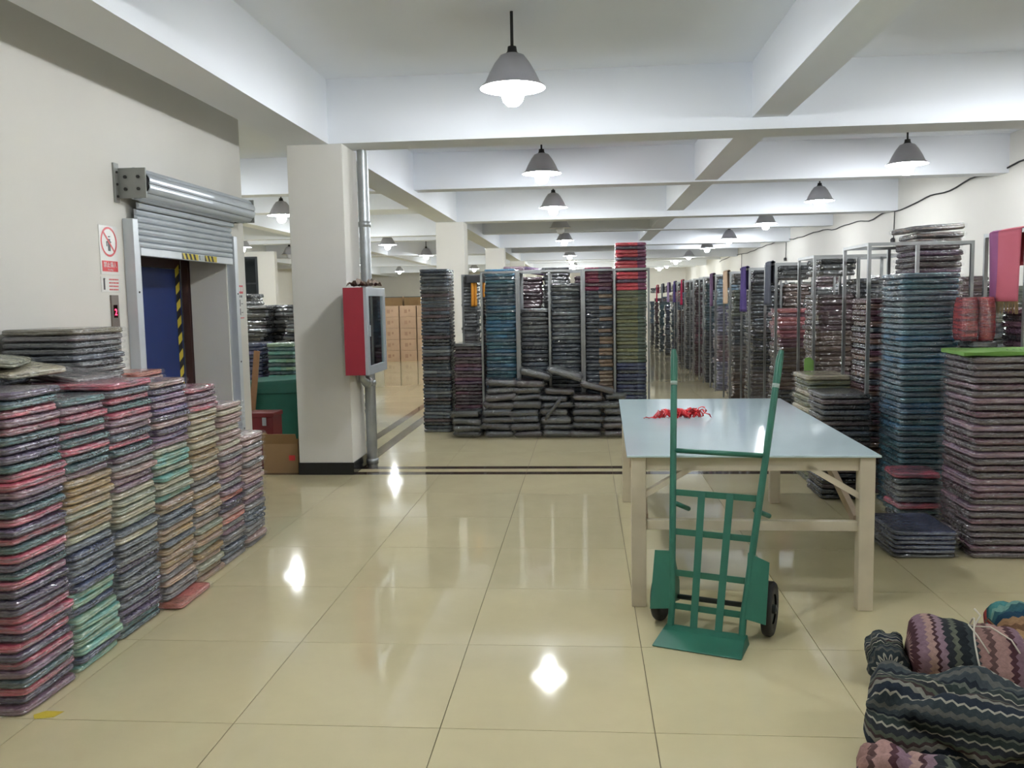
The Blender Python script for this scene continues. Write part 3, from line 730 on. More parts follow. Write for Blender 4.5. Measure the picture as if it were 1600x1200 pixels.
WG = 'loose packets slumped on the back row by the left wall'
def loose(x, y, z, wx, wy, t, nm, label, group, rz=0, tilt=(0, 0), seed=1, coat=True, sleeve=True):
    c, ti = COL[nm]
    return packet(x, y, z, wx, wy, t, c, ti, random.Random(seed), label, group, R(rz), coat, sleeve, 'x', (R(tilt[0]), R(tilt[1])))
loose(-2.80, 3.62, 1.30, .44, .36, .036, 'slate', 'blue grey packet sloping down to the right behind the nearest stack', WG, 14, (2, 9), 2, False)
loose(-2.72, 3.84, 1.315, .44, .36, .036, 'cream', 'cream packet sloping down behind the second left stack', WG, -8, (1, 8), 3, False)
loose(-2.78, 3.72, 1.365, .44, .36, .036, 'sage', 'sage green packet on top of the sloping cream one', WG, 22, (0, 8), 4, False)
loose(-2.62, 4.18, 1.25, .42, .36, .036, 'grey', 'grey packet sloping down in front of the khaki stack', WG, -5, (0, 7), 5, False)

# ------------------------------------------------------------------ centre block: stacks in racks
CG = 'packets in the tall centre stacks'
def rack(x0, x1, y0, y1, h, mids, label, group='steel stacking racks', shelf=None):
    r = tag(empty('storage_rack', (x0, y0, 0)), label, 'storage rack', group)
    a = .025; W, D = x1 - x0, y1 - y0
    def post(x, y):
        b = MB(); b.box(x - a / 2, x + a / 2, y - a / 2, y + a / 2, 0, h - a); b.build('post', M['rack'], r)
    for x in [0] + [q - x0 for q in mids] + [W]:
        post(x, 0); post(x, D)
    for y in (0, D):
        b = MB(); b.box(-a / 2, W + a / 2, y - a / 2, y + a / 2, h - a, h); b.build('top_rail', M['rack'], r)
    for x in (0, W):
        b = MB(); b.box(x - a / 2, x + a / 2, a / 2, D - a / 2, h - a, h); b.build('side_rail', M['rack'], r)
    return r
rack(-1.235, -.81, 10.47, 11.05, 1.95, [], 'steel rack standing around the tall blue centre stack')
rack(-.785, -.035, 10.47, 11.05, 1.955, [-.42], 'two-bay steel rack behind the heap of dark bundles')
rack(-.008, .755, 10.47, 11.05, 1.955, [.352], 'two-bay steel rack holding the magenta and scarlet topped stacks')
rr = random.Random(21)
def seqn(spec, n):
    q = mix(rr, spec)[:n]
    while len(q) < n: q.append(q[-1])
    return q
cc = [
 (-1.815, 10.74, .355, .45, .0425, 47, [('charcoal', 2), ('ash charcoal', 2), ('charcoal ash charcoal dust black charcoal', 45)], 'leftmost centre stack', True),
 (-1.425, 10.74, .35, .45, .042, 26, [('ash', 1), ('dust wine aubergine dust', 25)], 'plum stack, second from left in the centre', True),
 (-1.02, 10.76, .37, .45, .044, 45, [('sky', 2), ('steel petrol steel', 8), ('blue steel blue petrol', 40)], 'tall blue centre stack', True),
 (-.605, 10.76, .335, .45, .05, 30, [('ash', 1), ('charcoal ash black', 30)], 'shiny charcoal centre stack', True),
 (-.225, 10.76, .36, .45, .0485, 37, [('ash', 1), ('ash charcoal charcoal', 40)], 'shiny grey centre stack', True),
 (.17, 10.76, .335, .45, .046, 43, [('magenta aubergine magenta magenta wine', 6), ('charcoal tan charcoal', 12), ('tan tan charcoal', 30)], 'magenta topped centre stack', True),
 (.555, 10.76, .365, .45, .0435, 52, [('scarlet aubergine scarlet', 13), ('olive moss', 20), ('navy navy charcoal', 20)], 'scarlet topped centre stack, tallest of all', True),
]
for i, (x, y, wx, wy, t, n, spec, d, coat) in enumerate(cc):
    fstack(x, y, wx, wy, t, seqn(spec, n), 90 + i, jit=.006, rot=1.0, split={5: 0.0, 6: .12}.get(i))

# second centre row
sstack(-1.52, 11.7, .2, .45, .045, 1.93, 'ash ash grey ash charcoal')
sstack(-1.30, 11.75, .16, .4, .045, 1.8, 'dust dust aubergine dust')
sstack(-1.12, 11.6, .2, .45, .045, 1.62, 'blue steel navy')
sstack(-.72, 11.6, .34, .45, .05, 1.9, 'wine charcoal black')
sstack(-.36, 11.6, .34, .45, .05, 1.95, 'ash charcoal charcoal steel')
sstack(.05, 11.6, .34, .45, .05, 1.9, 'wine charcoal')
sstack(.45, 11.6, .34, .45, .05, 1.9, 'magenta wine charcoal')
for k in range(3, 9):
    for q in range(5): sstack(-1.5 + q * .5, 11.2 + k * 2.3, .42, .48, .06, SR.uniform(1.6, 1.95), SR.choice(['charcoal ash', 'wine dust', 'blue steel', 'aubergine mauve', 'ash grey charcoal']))
# rows of racks on the right, ends towards the aisle
ROWP = ['wine brown wine black', 'scarlet brown black', 'charcoal black dust', 'moss charcoal taupe brown', 'sky lilac mauve lilac', 'petrol charcoal', 'wine magenta wine', 'ash charcoal', 'brown wine taupe', 'steel petrol navy', 'navy charcoal', 'petrol steel', 'wine charcoal', 'blue charcoal', 'mauve grey']
RK = 'steel racks along the right-hand aisle'
row_y = [8.64, 10.33, 11.95, 13.5, 15.0, 16.5, 18.0, 19.6, 21.2, 22.8, 24.6, 26.4, 28.2, 30.2]
rack(2.2, 2.965, 7.02, 7.66, 1.99, [2.56], 'two-bay steel rack behind the tall teal stack', RK)
for k, y in enumerate(row_y):
    hh = 1.975
    for q in range(5):
        x = 2.42 + q * .41
        top = SR.uniform(1.55, 1.9) if q else [1.62, 1.45, 1.78, 1.7, 1.9, 1.85, 1.8, 1.6, 1.3, 1.5, 1.4, 1.5, 1.6, 1.5][k]
        sstack(x, y + .3, .36, .52, .05, top, ROWP[k] if q == 0 else SR.choice(ROWP), jit=.018, rot=3)
        if q == 0: sstack(x + .02, y + .32, .34, .5, .055, 1.955, SR.choice(['ash grey', 'charcoal ash', 'grey ash']), z0=max(top, 1.78), rot=4)
    if k < 9:
        rack(2.2, 3.02, y, y + .6, hh, [2.61], '%s two-bay steel rack along the right aisle, counted from the teal stack' % ordinal(k + 2), RK)
# dark heap in the left bay beyond the lift
for k in range(7):
    sstack(-4.75 + k * .27, 11.1 + (k % 2) * .25, .3, .42, .05, [1.72, 1.74, 1.62, 1.6, 1.52, 1.56, 1.5][k], 'ash charcoal black ash dust', jit=.05, rot=9)
for k in range(4): sstack(-4.3 + k * .34, 11.8, .34, .42, .055, 1.62, 'ash charcoal dust', jit=.06, rot=9)
# loose packets on top of the centre racks
TG = 'packets lying on top of the centre racks'
loose(-.93, 11.9, 1.985, .34, .45, .07, 'mauve', 'purple wrapped packet lying on top behind the blue stack', TG, 6, seed=2)
loose(-.6, 11.65, 1.93, .36, .45, .09, 'violet', 'bulging purple wrapped packet on top of the back centre row', TG, -4, (0, 8), seed=3)
loose(-.37, 10.95, 1.96, .34, .42, .035, 'black', 'flat black packet lying across the rack above the grey stack', TG, 5, seed=4)

# ------------------------------------------------------------------ heap of dark bundles in front of the centre stacks
HG = 'dark bundles heaped on the floor before the centre stacks'
HB = {}
def bundle_mesh(w, d, t, seed):
    key = (round(w, 2), round(d, 2), round(t, 3), seed)
    if key not in HB:
        HB[key] = packet_mesh('wrapped_bundle', w, d, t, seed, M['cloth'], puff=2.4, levels=[(0, -.018), (.12, -.006), (.3, 0), (.5, .003), (.7, 0), (.88, -.006), (1, -.02)])
    return HB[key]
def bundle(x, y, z, w, d, t, nm, label, rz=0, tilt=(0, 0), seed=1):
    c, ti = COL[nm]; o = bpy.data.objects.new('wrapped_bundle', bundle_mesh(w, d, t, seed % 5)); col.objects.link(o)
    rn = random.Random(seed * 13 + 1); v = rn.uniform(.28, .62)
    o.location = (x, y, z); o.rotation_euler = (R(tilt[0]), R(tilt[1]), R(rz)); o.color = tuple(q * v for q in c[:3]) + (1,); o['tint'] = [q * v for q in ti[:3]]
    tag(o, label, 'wrapped bundle', HG)
    s_ = bpy.data.objects.new('plastic_sleeve', packet_variants(round(w, 2), round(d, 2), t, True, 'x')[1][seed % 4]); col.objects.link(s_); s_.parent = o
    return o
hn = random.Random(4)
heap = [ # x centre, layers, width, description of the pile in the heap
 (-1.40, 4, .33, 'lowest, left end pile'), (-1.045, 8, .35, 'second pile from left'), (-.685, 8, .34, 'third pile from left'),
 (-.335, 7, .34, 'fourth pile from left'), (.02, 6, .35, 'fifth pile from left'), (.31, 6, .22, 'narrow right end pile')]
for i, (x, n, wd, d) in enumerate(heap):
    z = 0
    for k in range(n):
        t = round(hn.choice((.075, .083, .09)), 3)
        sh_ = (.04 * k / 7 if i == 1 else 0)
        nm = hn.choice(['black', 'charcoal', 'black', 'charcoal', 'dust', 'ash'])
        wv = round(wd + hn.choice((-.02, 0, 0)), 2)
        bundle(x + sh_ + hn.uniform(-.03, .03), 10.235 + hn.uniform(-.035, .025), z, wv, .36, t, nm, '%s wrapped bundle, %s from the floor in the heap\'s %s' % (nm, ordinal(k + 1), d), hn.uniform(-7, 7), (hn.uniform(-3, 3), hn.uniform(-4, 4)), seed=i * 10 + k)
        z += t + .001
bundle(-.60, 10.22, .70, .36, .34, .085, 'ash', 'grey bundle tilting down to the right at the peak of the heap', 4, (0, 13), 3)
bundle(-.24, 10.22, .70, .40, .34, .09, 'ash', 'topmost grey bundle sliding to the right off the heap', -4, (0, 16), 8)
bundle(-.36, 10.03, .33, .30, .08, .045, 'charcoal', 'thin dark bundle leaning on its edge across the heap', 0, (0, -52), 2)
bundle(.13, 10.2, .52, .38, .34, .08, 'dust', 'dark bundle with an open crumpled bag on the right of the heap', -6, (-10, 14), 6)

# orange and blue scarves hanging behind the centre stacks, hanging cloths on the right racks
def hang(name, x, y, z0, z1, w, mat, label, group, rz=0, seed=1, fringe=None, cat='scarf'):
    b = MB(); nx, nz = 10, 14; vv = []
    for i in range(nx + 1):
        for j in range(nz + 1):
            u = i / nx - .5; q = j / nz
            vv.append((u * w * (1 - .06 * math.sin(q * 3)), .012 * math.sin(u * 9 + seed + q * 1.2) * (.4 + q) , z1 - (z1 - z0) * q))
    b.add(vv, [(i * (nz + 1) + j, (i + 1) * (nz + 1) + j, (i + 1) * (nz + 1) + j + 1, i * (nz + 1) + j + 1) for i in range(nx) for j in range(nz)])
    vv2 = [(x_, y_ + .03, z_) for x_, y_, z_ in vv]
    b.add([(p[0], p[1] + .045, p[2] + 0) for p in vv], [(i * (nz + 1) + j + 1, (i + 1) * (nz + 1) + j + 1, (i + 1) * (nz + 1) + j, i * (nz + 1) + j) for i in range(nx) for j in range(nz // 2)])
    b.add([q for i in range(nx + 1) for q in (vv[i * (nz + 1)], (vv[i * (nz + 1)][0], vv[i * (nz + 1)][1] + .0225, z1 + .012), (vv[i * (nz + 1)][0], vv[i * (nz + 1)][1] + .045, z1))], [(3 * i + a, 3 * i + a + 1, 3 * i + 4 + a, 3 * i + 3 + a) for i in range(nx) for a in (0, 1)])
    r = tag(empty(name, (x, y, 0), R(rz)), label, cat, group)
    o = b.build('cloth', mat, r, smooth=True); s_ = o.modifiers.new('solid', 'SOLIDIFY'); s_.thickness = .004
    if fringe:
        f = MB(); rn = random.Random(seed); k = -w / 2
        while k < w / 2:
            L = rn.uniform(.06, .085); yy = .012 * math.sin(k / w * 9 + seed + 1.2) * 1.4
            f.bar((k, yy, z0 + .005), (k + rn.uniform(-.006, .006), yy + rn.uniform(-.005, .005), z0 - L), .004, .003); k += .007
        f.build('fringe', fringe, r)
    return r
M['c_orange'] = plain_cloth('ochre_cloth', S(206, 142, 56)); M['c_purple'] = plain_cloth('purple_cloth', S(84, 70, 128)); M['c_beige'] = plain_cloth('beige_cloth', S(196, 172, 148))
M['c_red'] = plain_cloth('crimson_cloth', S(190, 36, 84)); M['c_plum'] = plain_cloth('plum_cloth', S(98, 76, 104)); M['c_grey'] = plain_cloth('grey_cloth', S(96, 100, 112)); M['c_lilac'] = plain_cloth('lilac_cloth', S(140, 122, 156))
M['c_fringe'] = plain_cloth('fringe_khaki', S(134, 114, 84)); M['c_dark'] = plain_cloth('dark_bar_cloth', S(58, 58, 58))
M['c_pink'] = stripe_cloth('pink_mauve_stripe', [(0, S(212, 118, 134)), (.5, S(212, 118, 134))])
def two_tone(name, a, b_, x):
    t = NT(name); v = t.coords(False); sx = t.add('SeparateXYZ'); t.l(v, sx.inputs[0])
    mr = t.add('MapRange'); mr.inputs['From Min'].default_value = x - .001; mr.inputs['From Max'].default_value = x + .001; t.l(sx.outputs[0], mr.inputs[0])
    t.l(t.ramp(mr.outputs[0], [(0, a), (1, b_)]), t.b.inputs['Base Color']); t.set(Roughness=.85, Specular_IOR_Level=.15); t.bump(t.noise(v, 300, 2), .2, .002); return t.m
M['c_pink'] = two_tone('pink_mauve_stripe', S(168, 104, 148), S(212, 116, 132), -.1)
HS = 'sample scarves hung on the racks'
hang('hanging_scarf', -1.45, 11.45, 1.53, 1.9, .075, M['c_orange'], 'ochre scarf hanging behind the plum centre stack', HS, seed=1)
hang('hanging_scarf', -1.325, 11.45, 1.65, 1.9, .035, M['c_orange'], 'narrow ochre scarf strip beside the wider ochre scarf', HS, seed=2)
o = hang('hanging_scarf', -1.40, 11.43, 1.84, 1.93, .33, M['c_dark'], 'dark folded cloth over the bar behind the plum stack', HS, seed=3)
rack(-1.6, -1.2, 11.45, 12.0, 1.95, [], 'plain steel rack with ochre scarves behind the plum stack')
aisle = [(1, 'c_grey', 'grey wrapped', .1, .5), (2, 'c_purple', 'purple', .11, .6), (3, 'c_beige', 'beige and pale blue', .1, .5), (4, 'c_plum', 'dark plum', .09, .55), (7, 'c_red', 'crimson', .12, .55), (8, 'c_purple', 'violet', .12, .5), (9, 'c_lilac', 'lilac', .12, .5), (10, 'c_grey', 'dark grey', .12, .5), (11, 'c_red', 'small crimson', .14, .5)]
for k, mt, nm, wd, ln in aisle:
    hang('hanging_scarf', 2.165, row_y[k] + .26, 1.99 - ln, 1.99, .2 + wd * 1.4, M[mt], '%s scarf hung at the aisle end of a right-hand rack' % nm, HS, -90, seed=k)

# ------------------------------------------------------------------ near right: stacks, hanging pink scarf, green bag
RG = 'packets in the stacks at the right'
TEAL = stack(2.455, 6.68, .39, .5, .0405, seqn([('steel petrol teal', 10), ('petrol blue petrol steel', 20), ('petrol teal petrol', 20)], 43), 'tall teal stack', RG, 130, ends='x', jit=.007)
MAUVE = stack(2.53, 5.58, .46, .5, .0405, seqn([('dust', 3), ('dust wine dust mauve', 40)], 30), 'dark mauve stack on the right', RG, 131, ends='x', jit=.009)
stack(2.03, 5.56, .37, .48, .028, seqn([('navy navy black', 10)], 6), 'low navy stack on the floor', RG, 132, ends='x', jit=.006, rot=1.5)
z = fstack(2.015, 7.12, .37, .48, .0415, seqn([('black dust charcoal', 30)], 10), 233)
stack(2.015, 7.12, .37, .48, .0415, seqn([('black dust black charcoal', 30)], 10), 'short black stack behind the table', RG, 133, ends='x', z0=z)
z = fstack(2.06, 7.78, .37, .5, .046, seqn([('olive', 30)], 13), 234)
stack(2.06, 7.78, .37, .5, .046, seqn([('cream olive olive', 30)], 7), 'short olive stack behind the table', RG, 134, ends='x', jit=.01, z0=z)
stack(2.27, 6.2, .3, .3, .042, seqn([('pink teal ash rose slate', 12)], 9), 'small mixed stack between teal and mauve', RG, 135, ends='x', jit=.012, rot=4)
z = fstack(2.76, 7.34, .36, .48, .046, seqn([('ash charcoal', 40)], 29), 236, jit=.012)
stack(2.76, 7.34, .36, .48, .046, seqn([('taupe', 2), ('dust aubergine dust', 10), ('ash', 4)], 16), 'tall grey rack stack behind teal', RG, 136, ends='x', jit=.014, rot=2.5, z0=z)
fstack(2.385, 7.34, .3, .48, .046, seqn([('wine brown charcoal', 60)], 34), 237, jit=.01)
fstack(3.13, 6.2, .42, .45, .045, seqn([('mauve dust mauve', 60)], 33), 238, jit=.01)
fstack(2.74, 6.35, .17, .3, .045, seqn([('ash charcoal ash', 60)], 28), 239, jit=.006)
loose(2.74, 7.32, 2.08, .42, .4, .05, 'taupe', 'crumpled taupe packet lying over the top of the grey rack stack', 'packets draped over the grey stack', 6, (0, -3), seed=5)
rack(2.83, 3.75, 5.9, 6.48, 2.0, [3.3], 'steel rack at the right edge carrying the pink scarf', RK)
hang('hanging_scarf', 2.815, 6.17, 1.53, 2.0, .44, M['c_pink'], 'pink scarf with mauve stripe and fringe on the right edge rack', HS, -90, seed=4, fringe=M['c_fringe'])
for k, (x, nm) in enumerate(((2.63, 'grey and red'), (2.745, 'red'))):
    c = COL['scarlet' if k else 'coral']
    o = packet(x, 6.3, 1.263, .11, .2, .32, S(178, 62, 66), S(120, 62, 74) if k == 0 else S(150, 60, 76), random.Random(k), '%s wrapped packet standing upright beside the pink scarf' % nm, 'red upright packets', 0, True, True, 'y')
gb = tag(empty('green_bag', (2.58, 5.6, 30 * .0405)), 'folded lime green fabric bag with dark print on the mauve stack', 'bag')
b = MB(); nx, ny = 14, 10; vv = []
for lay in range(2):
    for i in range(nx + 1):
        for j in range(ny + 1):
            u, v_ = i / nx, j / ny
            x = -.3 + .62 * u + (.12 * (1 - v_) if u < .4 else 0) * (.4 - u) * -1; y = -.25 + .46 * v_
            vv.append((x, y, .004 + lay * .022 + .006 * noise.noise(Vector((u * 5, v_ * 5, lay * 4)))))
N1 = (nx + 1) * (ny + 1); fs = []
for i in range(nx):
    for j in range(ny):
        a = i * (ny + 1) + j; fs.append((a, a + ny + 1, a + ny + 2, a + 1)[::-1]); fs.append((N1 + a, N1 + a + ny + 1, N1 + a + ny + 2, N1 + a + 1))
per = [i * (ny + 1) for i in range(nx + 1)] + [nx * (ny + 1) + j for j in range(1, ny + 1)] + [i * (ny + 1) + ny for i in range(nx - 1, -1, -1)] + [j for j in range(ny - 1, 0, -1)]
for k in range(len(per)): fs.append((per[k], per[(k + 1) % len(per)], N1 + per[(k + 1) % len(per)], N1 + per[k]))
b.add(vv, fs); bo = b.build('bag_cloth', M['greenbag'], gb, smooth=True, sharp=R(50))
b = MB(); rn = random.Random(6); x = -.1
while x < .3:
    h = rn.uniform(.6, 1); b.add([(x, -.232, .036), (x + .012, -.232, .036), (x + .02, -.2, .038), (x + .008, -.2, .038)], [(0, 1, 2, 3)]); 
    if rn.random() < .6: b.add([(x + .02, -.232, .036), (x + .032, -.232, .036), (x + .012, -.2, .038), (x + .004, -.2, .038)], [(0, 1, 2, 3)])
    x += rn.uniform(.028, .045)
b.add([(.0, -.08, .0365), (.1, -.08, .0365), (.1, -.07, .0365), (.0, -.07, .0365)], [(0, 1, 2, 3)])
b.build('dark_print', M['dark_ink'], gb)
b = MB(); b.prism([(-.042, 0), (.042, 0), (.042, .09), (.03, .1), (.02, .115), (0, .12), (-.03, .115), (-.042, .1)], -.002, .002, Matrix.Rotation(R(90), 4, 'X'))
o = b.build('lime_card', M['lime'], bevel=.001); o.location = (2.0, 8.0, 20 * .046 + .001); tag(o, 'lime green card standing upright on the olive stack', 'card')

# ------------------------------------------------------------------ table
tb = tag(empty('packing_table', (.83, 4.4, 0), R(-1.3)), 'cream wooden packing table with pale blue top in the aisle', 'table')
TW, TL, TZ = 1.25, 2.52, .8
b = MB(); b.box(-TW / 2, TW / 2, 0, TL, TZ - .012, TZ); b.build('table_top', M['table_top'], tb, bevel=.003)
LX = TW / 2 - .06; l_ = .075
for sx in (-1, 1):
    for y in (.055, TL - .11):
        b = MB(); b.box(sx * LX - l_ / 2, sx * LX + l_ / 2, y - l_ / 2, y + l_ / 2, 0, TZ - .013); b.build('leg', M['table_wood'], tb, bevel=.004)
    b = MB(); b.box(sx * LX - .02, sx * LX + .02, .055 + l_ / 2, TL - .11 - l_ / 2, TZ - .085, TZ - .013); b.build('side_rail', M['table_wood'], tb, bevel=.003)
    b = MB(); b.bar((sx * (LX - .035), .08, .455), (sx * (LX - .035), 1.0, TZ - .05), .05, .03, (1, 0, 0)); b.build('brace', M['brace_wood'], tb)
    b = MB(); b.bar((sx * (LX - .035), TL - .14, .3), (sx * (LX - .035), TL - .9, TZ - .05), .05, .03, (1, 0, 0)); b.build('brace', M['brace_wood'], tb)
    b = MB(); b.bar((sx * (LX - .03), .06, .585), (sx * (LX - .29), .06, TZ - .06), .028, .05, (0, 1, 0)); b.build('brace', M['table_wood'], tb)
for y in (.055, TL - .11):
    b = MB(); b.box(-LX + l_ / 2, LX - l_ / 2, y - .02, y + .02, TZ - .085, TZ - .013); b.build('apron', M['table_wood'], tb, bevel=.003)
b = MB(); b.box(-LX + l_ / 2, LX - l_ / 2, .04, .085, .405, .455); b.build('stretcher', M['table_wood'], tb, bevel=.003)
# red ribbon on the table
b = MB(); rn = random.Random(12)
def ribbon(pts, wd):
    P = [Vector(p) for p in pts]; vv = []; n = len(P)
    for i, p in enumerate(P):
        d = (P[min(i + 1, n - 1)] - P[max(0, i - 1)]).normalized(); s_ = d.cross(Vector((rn.uniform(-.3, .3), rn.uniform(-.3, .3), 1))).normalized()
        s_ = (s_ + Vector((0, 0, rn.uniform(-.8, .8)))).normalized()
        a, c = p + s_ * wd / 2, p - s_ * wd / 2
        vv += [(a.x, a.y, max(.002, a.z)), (c.x, c.y, max(.002, c.z))]
    b.add(vv, [(2 * i, 2 * i + 1, 2 * i + 3, 2 * i + 2) for i in range(n - 1)])
for k in range(26):
    ax, ay = rn.uniform(-.13, .17), rn.uniform(-.035, .035); L = rn.uniform(.06, .12); a0 = rn.uniform(-.4, .4); pts = []
    for q in range(9):
        u = q / 8; pts.append((ax + (u - .5) * L + .01 * math.sin(q * 2 + k), ay + .02 * math.sin(a0 + u * 5) , .006 + .055 * math.sin(u * math.pi) * rn.uniform(.5, 1)))
    ribbon(pts, .022)
ribbon([(-.1 - .018 * q, -.01 + .012 * math.sin(q * 1.1), .006 + .006 * (q % 2)) for q in range(9)], .012)
ribbon([(.15 + .03 * math.sin(q * .8), -.01, .012 + .05 * (1 - math.cos(q * .8)) / 2 + .01) for q in range(8)], .014)
rb = b.build('red_ribbon', M['ribbon'], smooth=True); rb.location = (.62, 5.82, TZ); rb.rotation_euler = (0, 0, R(10)); s_ = rb.modifiers.new('solid', 'SOLIDIFY'); s_.thickness = .0015; s_.offset = 1
tag(rb, 'tangled bundle of red ribbon lying on the pale blue table', 'ribbon')

# ------------------------------------------------------------------ hand truck
ht = tag(empty('hand_truck', (.535, 3.978, 0), R(-21.3)), 'green steel hand truck with black wheels standing before the table', 'hand truck')
LE = R(17.5)
def hp(x, s, o=0):      # point on the leaning frame: lateral x, height along the frame s, offset behind
    return Vector((x, .03 + math.sin(LE) * s + math.cos(LE) * o, .02 + math.cos(LE) * s - math.sin(LE) * o))
def hx(s): return .168 + (.262 - .168) * max(0, (s - .1)) / 1.27
for sg_ in (-1, 1):
    b = MB(); b.tube([hp(sg_ * hx(s), s) for s in (0, .1, .5, .9, 1.19)], .0165, 12); b.build('side_post', M['green_metal'], ht, smooth=True, sharp=R(50))
    b = MB(); b.tube([hp(sg_ * hx(s), s) for s in (1.19, 1.21)], .0175, 12); b.build('tape_band', M['tape'], ht, smooth=True)
    b = MB(); b.tube([hp(sg_ * hx(s), s) for s in (1.21, 1.25, 1.33)] + [hp(sg_ * (hx(1.35) + .005), 1.375)], [.0175, .018, .018, .012], 12); b.build('grip', M['green_metal'], ht, smooth=True, sharp=R(50))
    # wheel guard plate
    x0, x1 = sg_ * .172, sg_ * .272
    b = MB()
    q = [hp(x0, .1, -.012), hp(x1, .085, -.012), hp(x1, .365, -.012), hp(x0, .4 if sg_ > 0 else .37, -.012)]
    q2 = [p + Vector((0, .004, 0)) for p in q]
    b.add(q + q2, [(0, 1, 2, 3), (7, 6, 5, 4), (0, 4, 5, 1), (1, 5, 6, 2), (2, 6, 7, 3), (3, 7, 4, 0)]); b.build('wheel_guard', M['green_metal'], ht)
    # axle bracket
    b = MB(); b.add([hp(sg_ * .178, .12, .0), hp(sg_ * .178, .36, .0), Vector((sg_ * .178, .235, .2)), Vector((sg_ * .178, .235, .1)), hp(sg_ * .184, .12, .0), hp(sg_ * .184, .36, .0), Vector((sg_ * .184, .235, .2)), Vector((sg_ * .184, .235, .1))],
          [(0, 1, 2, 3), (7, 6, 5, 4), (0, 4, 5, 1), (1, 5, 6, 2), (2, 6, 7, 3), (3, 7, 4, 0)]); b.build('axle_bracket', M['green_metal'], ht)
    wm = Matrix.Translation((sg_ * .262, .205, .128)) @ Matrix.Rotation(R(90), 4, 'Y')
    b = MB(); b.lathe([(.07, -.02), (.1, -.024), (.12, -.022), (.128, -.012), (.128, .012), (.12, .022), (.1, .024), (.07, .02)], 28, wm); wo = b.build('wheel', M['rubber'], ht, smooth=True)
    b = MB(); b.lathe([(.004, -.012), (.072, -.012), (.072, .012), (.004, .012)], 20, wm); b.lathe([(.001, -.03), (.022, -.03), (.022, .03), (.001, .03)], 12, wm); b.build('hub', M['hub'], wo)
b = MB(); b.tube([(-.285, .205, .128), (.295, .205, .128)], .013, 10); b.build('axle', M['hub'], ht, smooth=True)
b = MB(); b.tube([hp(-hx(.86), .86), hp(hx(.86), .86)], .0125, 10); b.build('cross_tube', M['green_metal'], ht, smooth=True)
SS = (.655, .465, .27, .115)
for s in SS:
    b = MB(); b.bar(hp(-hx(s) - .005, s, .006), hp(hx(s) + .005, s, .006), .03, .006, (0, 1, 0)); b.build('cross_slat', M['green_metal'], ht)
for x in (-.06, .062):
    b = MB(); b.bar(hp(x * .95, .0, 0), hp(x * 1.12, .665, 0), .034, .006, (0, 1, .2)); b.build('upright_slat', M['green_metal'], ht)
for sg_ in (-1, 1):
    b = MB(); b.tube([hp(sg_ * .19, .6, .0), hp(sg_ * .24 if sg_ > 0 else -.15, .585, .1)], .012, 10); b.build('rest_peg', M['green_metal'], ht, smooth=True)
b = MB(); b.add([(-.2, -.145, 0), (.2, -.145, 0), (.2, .05, 0), (-.2, .05, 0), (-.205, -.15, .006), (.205, -.15, .006), (.19, -.02, .04), (-.19, -.02, .04), (.19, .05, .045), (-.19, .05, .045)],
      [(3, 2, 1, 0), (0, 1, 5, 4), (4, 5, 6, 7), (7, 6, 8, 9), (3, 9, 8, 2), (1, 2, 8, 6, 5), (0, 4, 7, 9, 3)]); b.build('toe_plate', M['green_metal'], ht, bevel=.003)

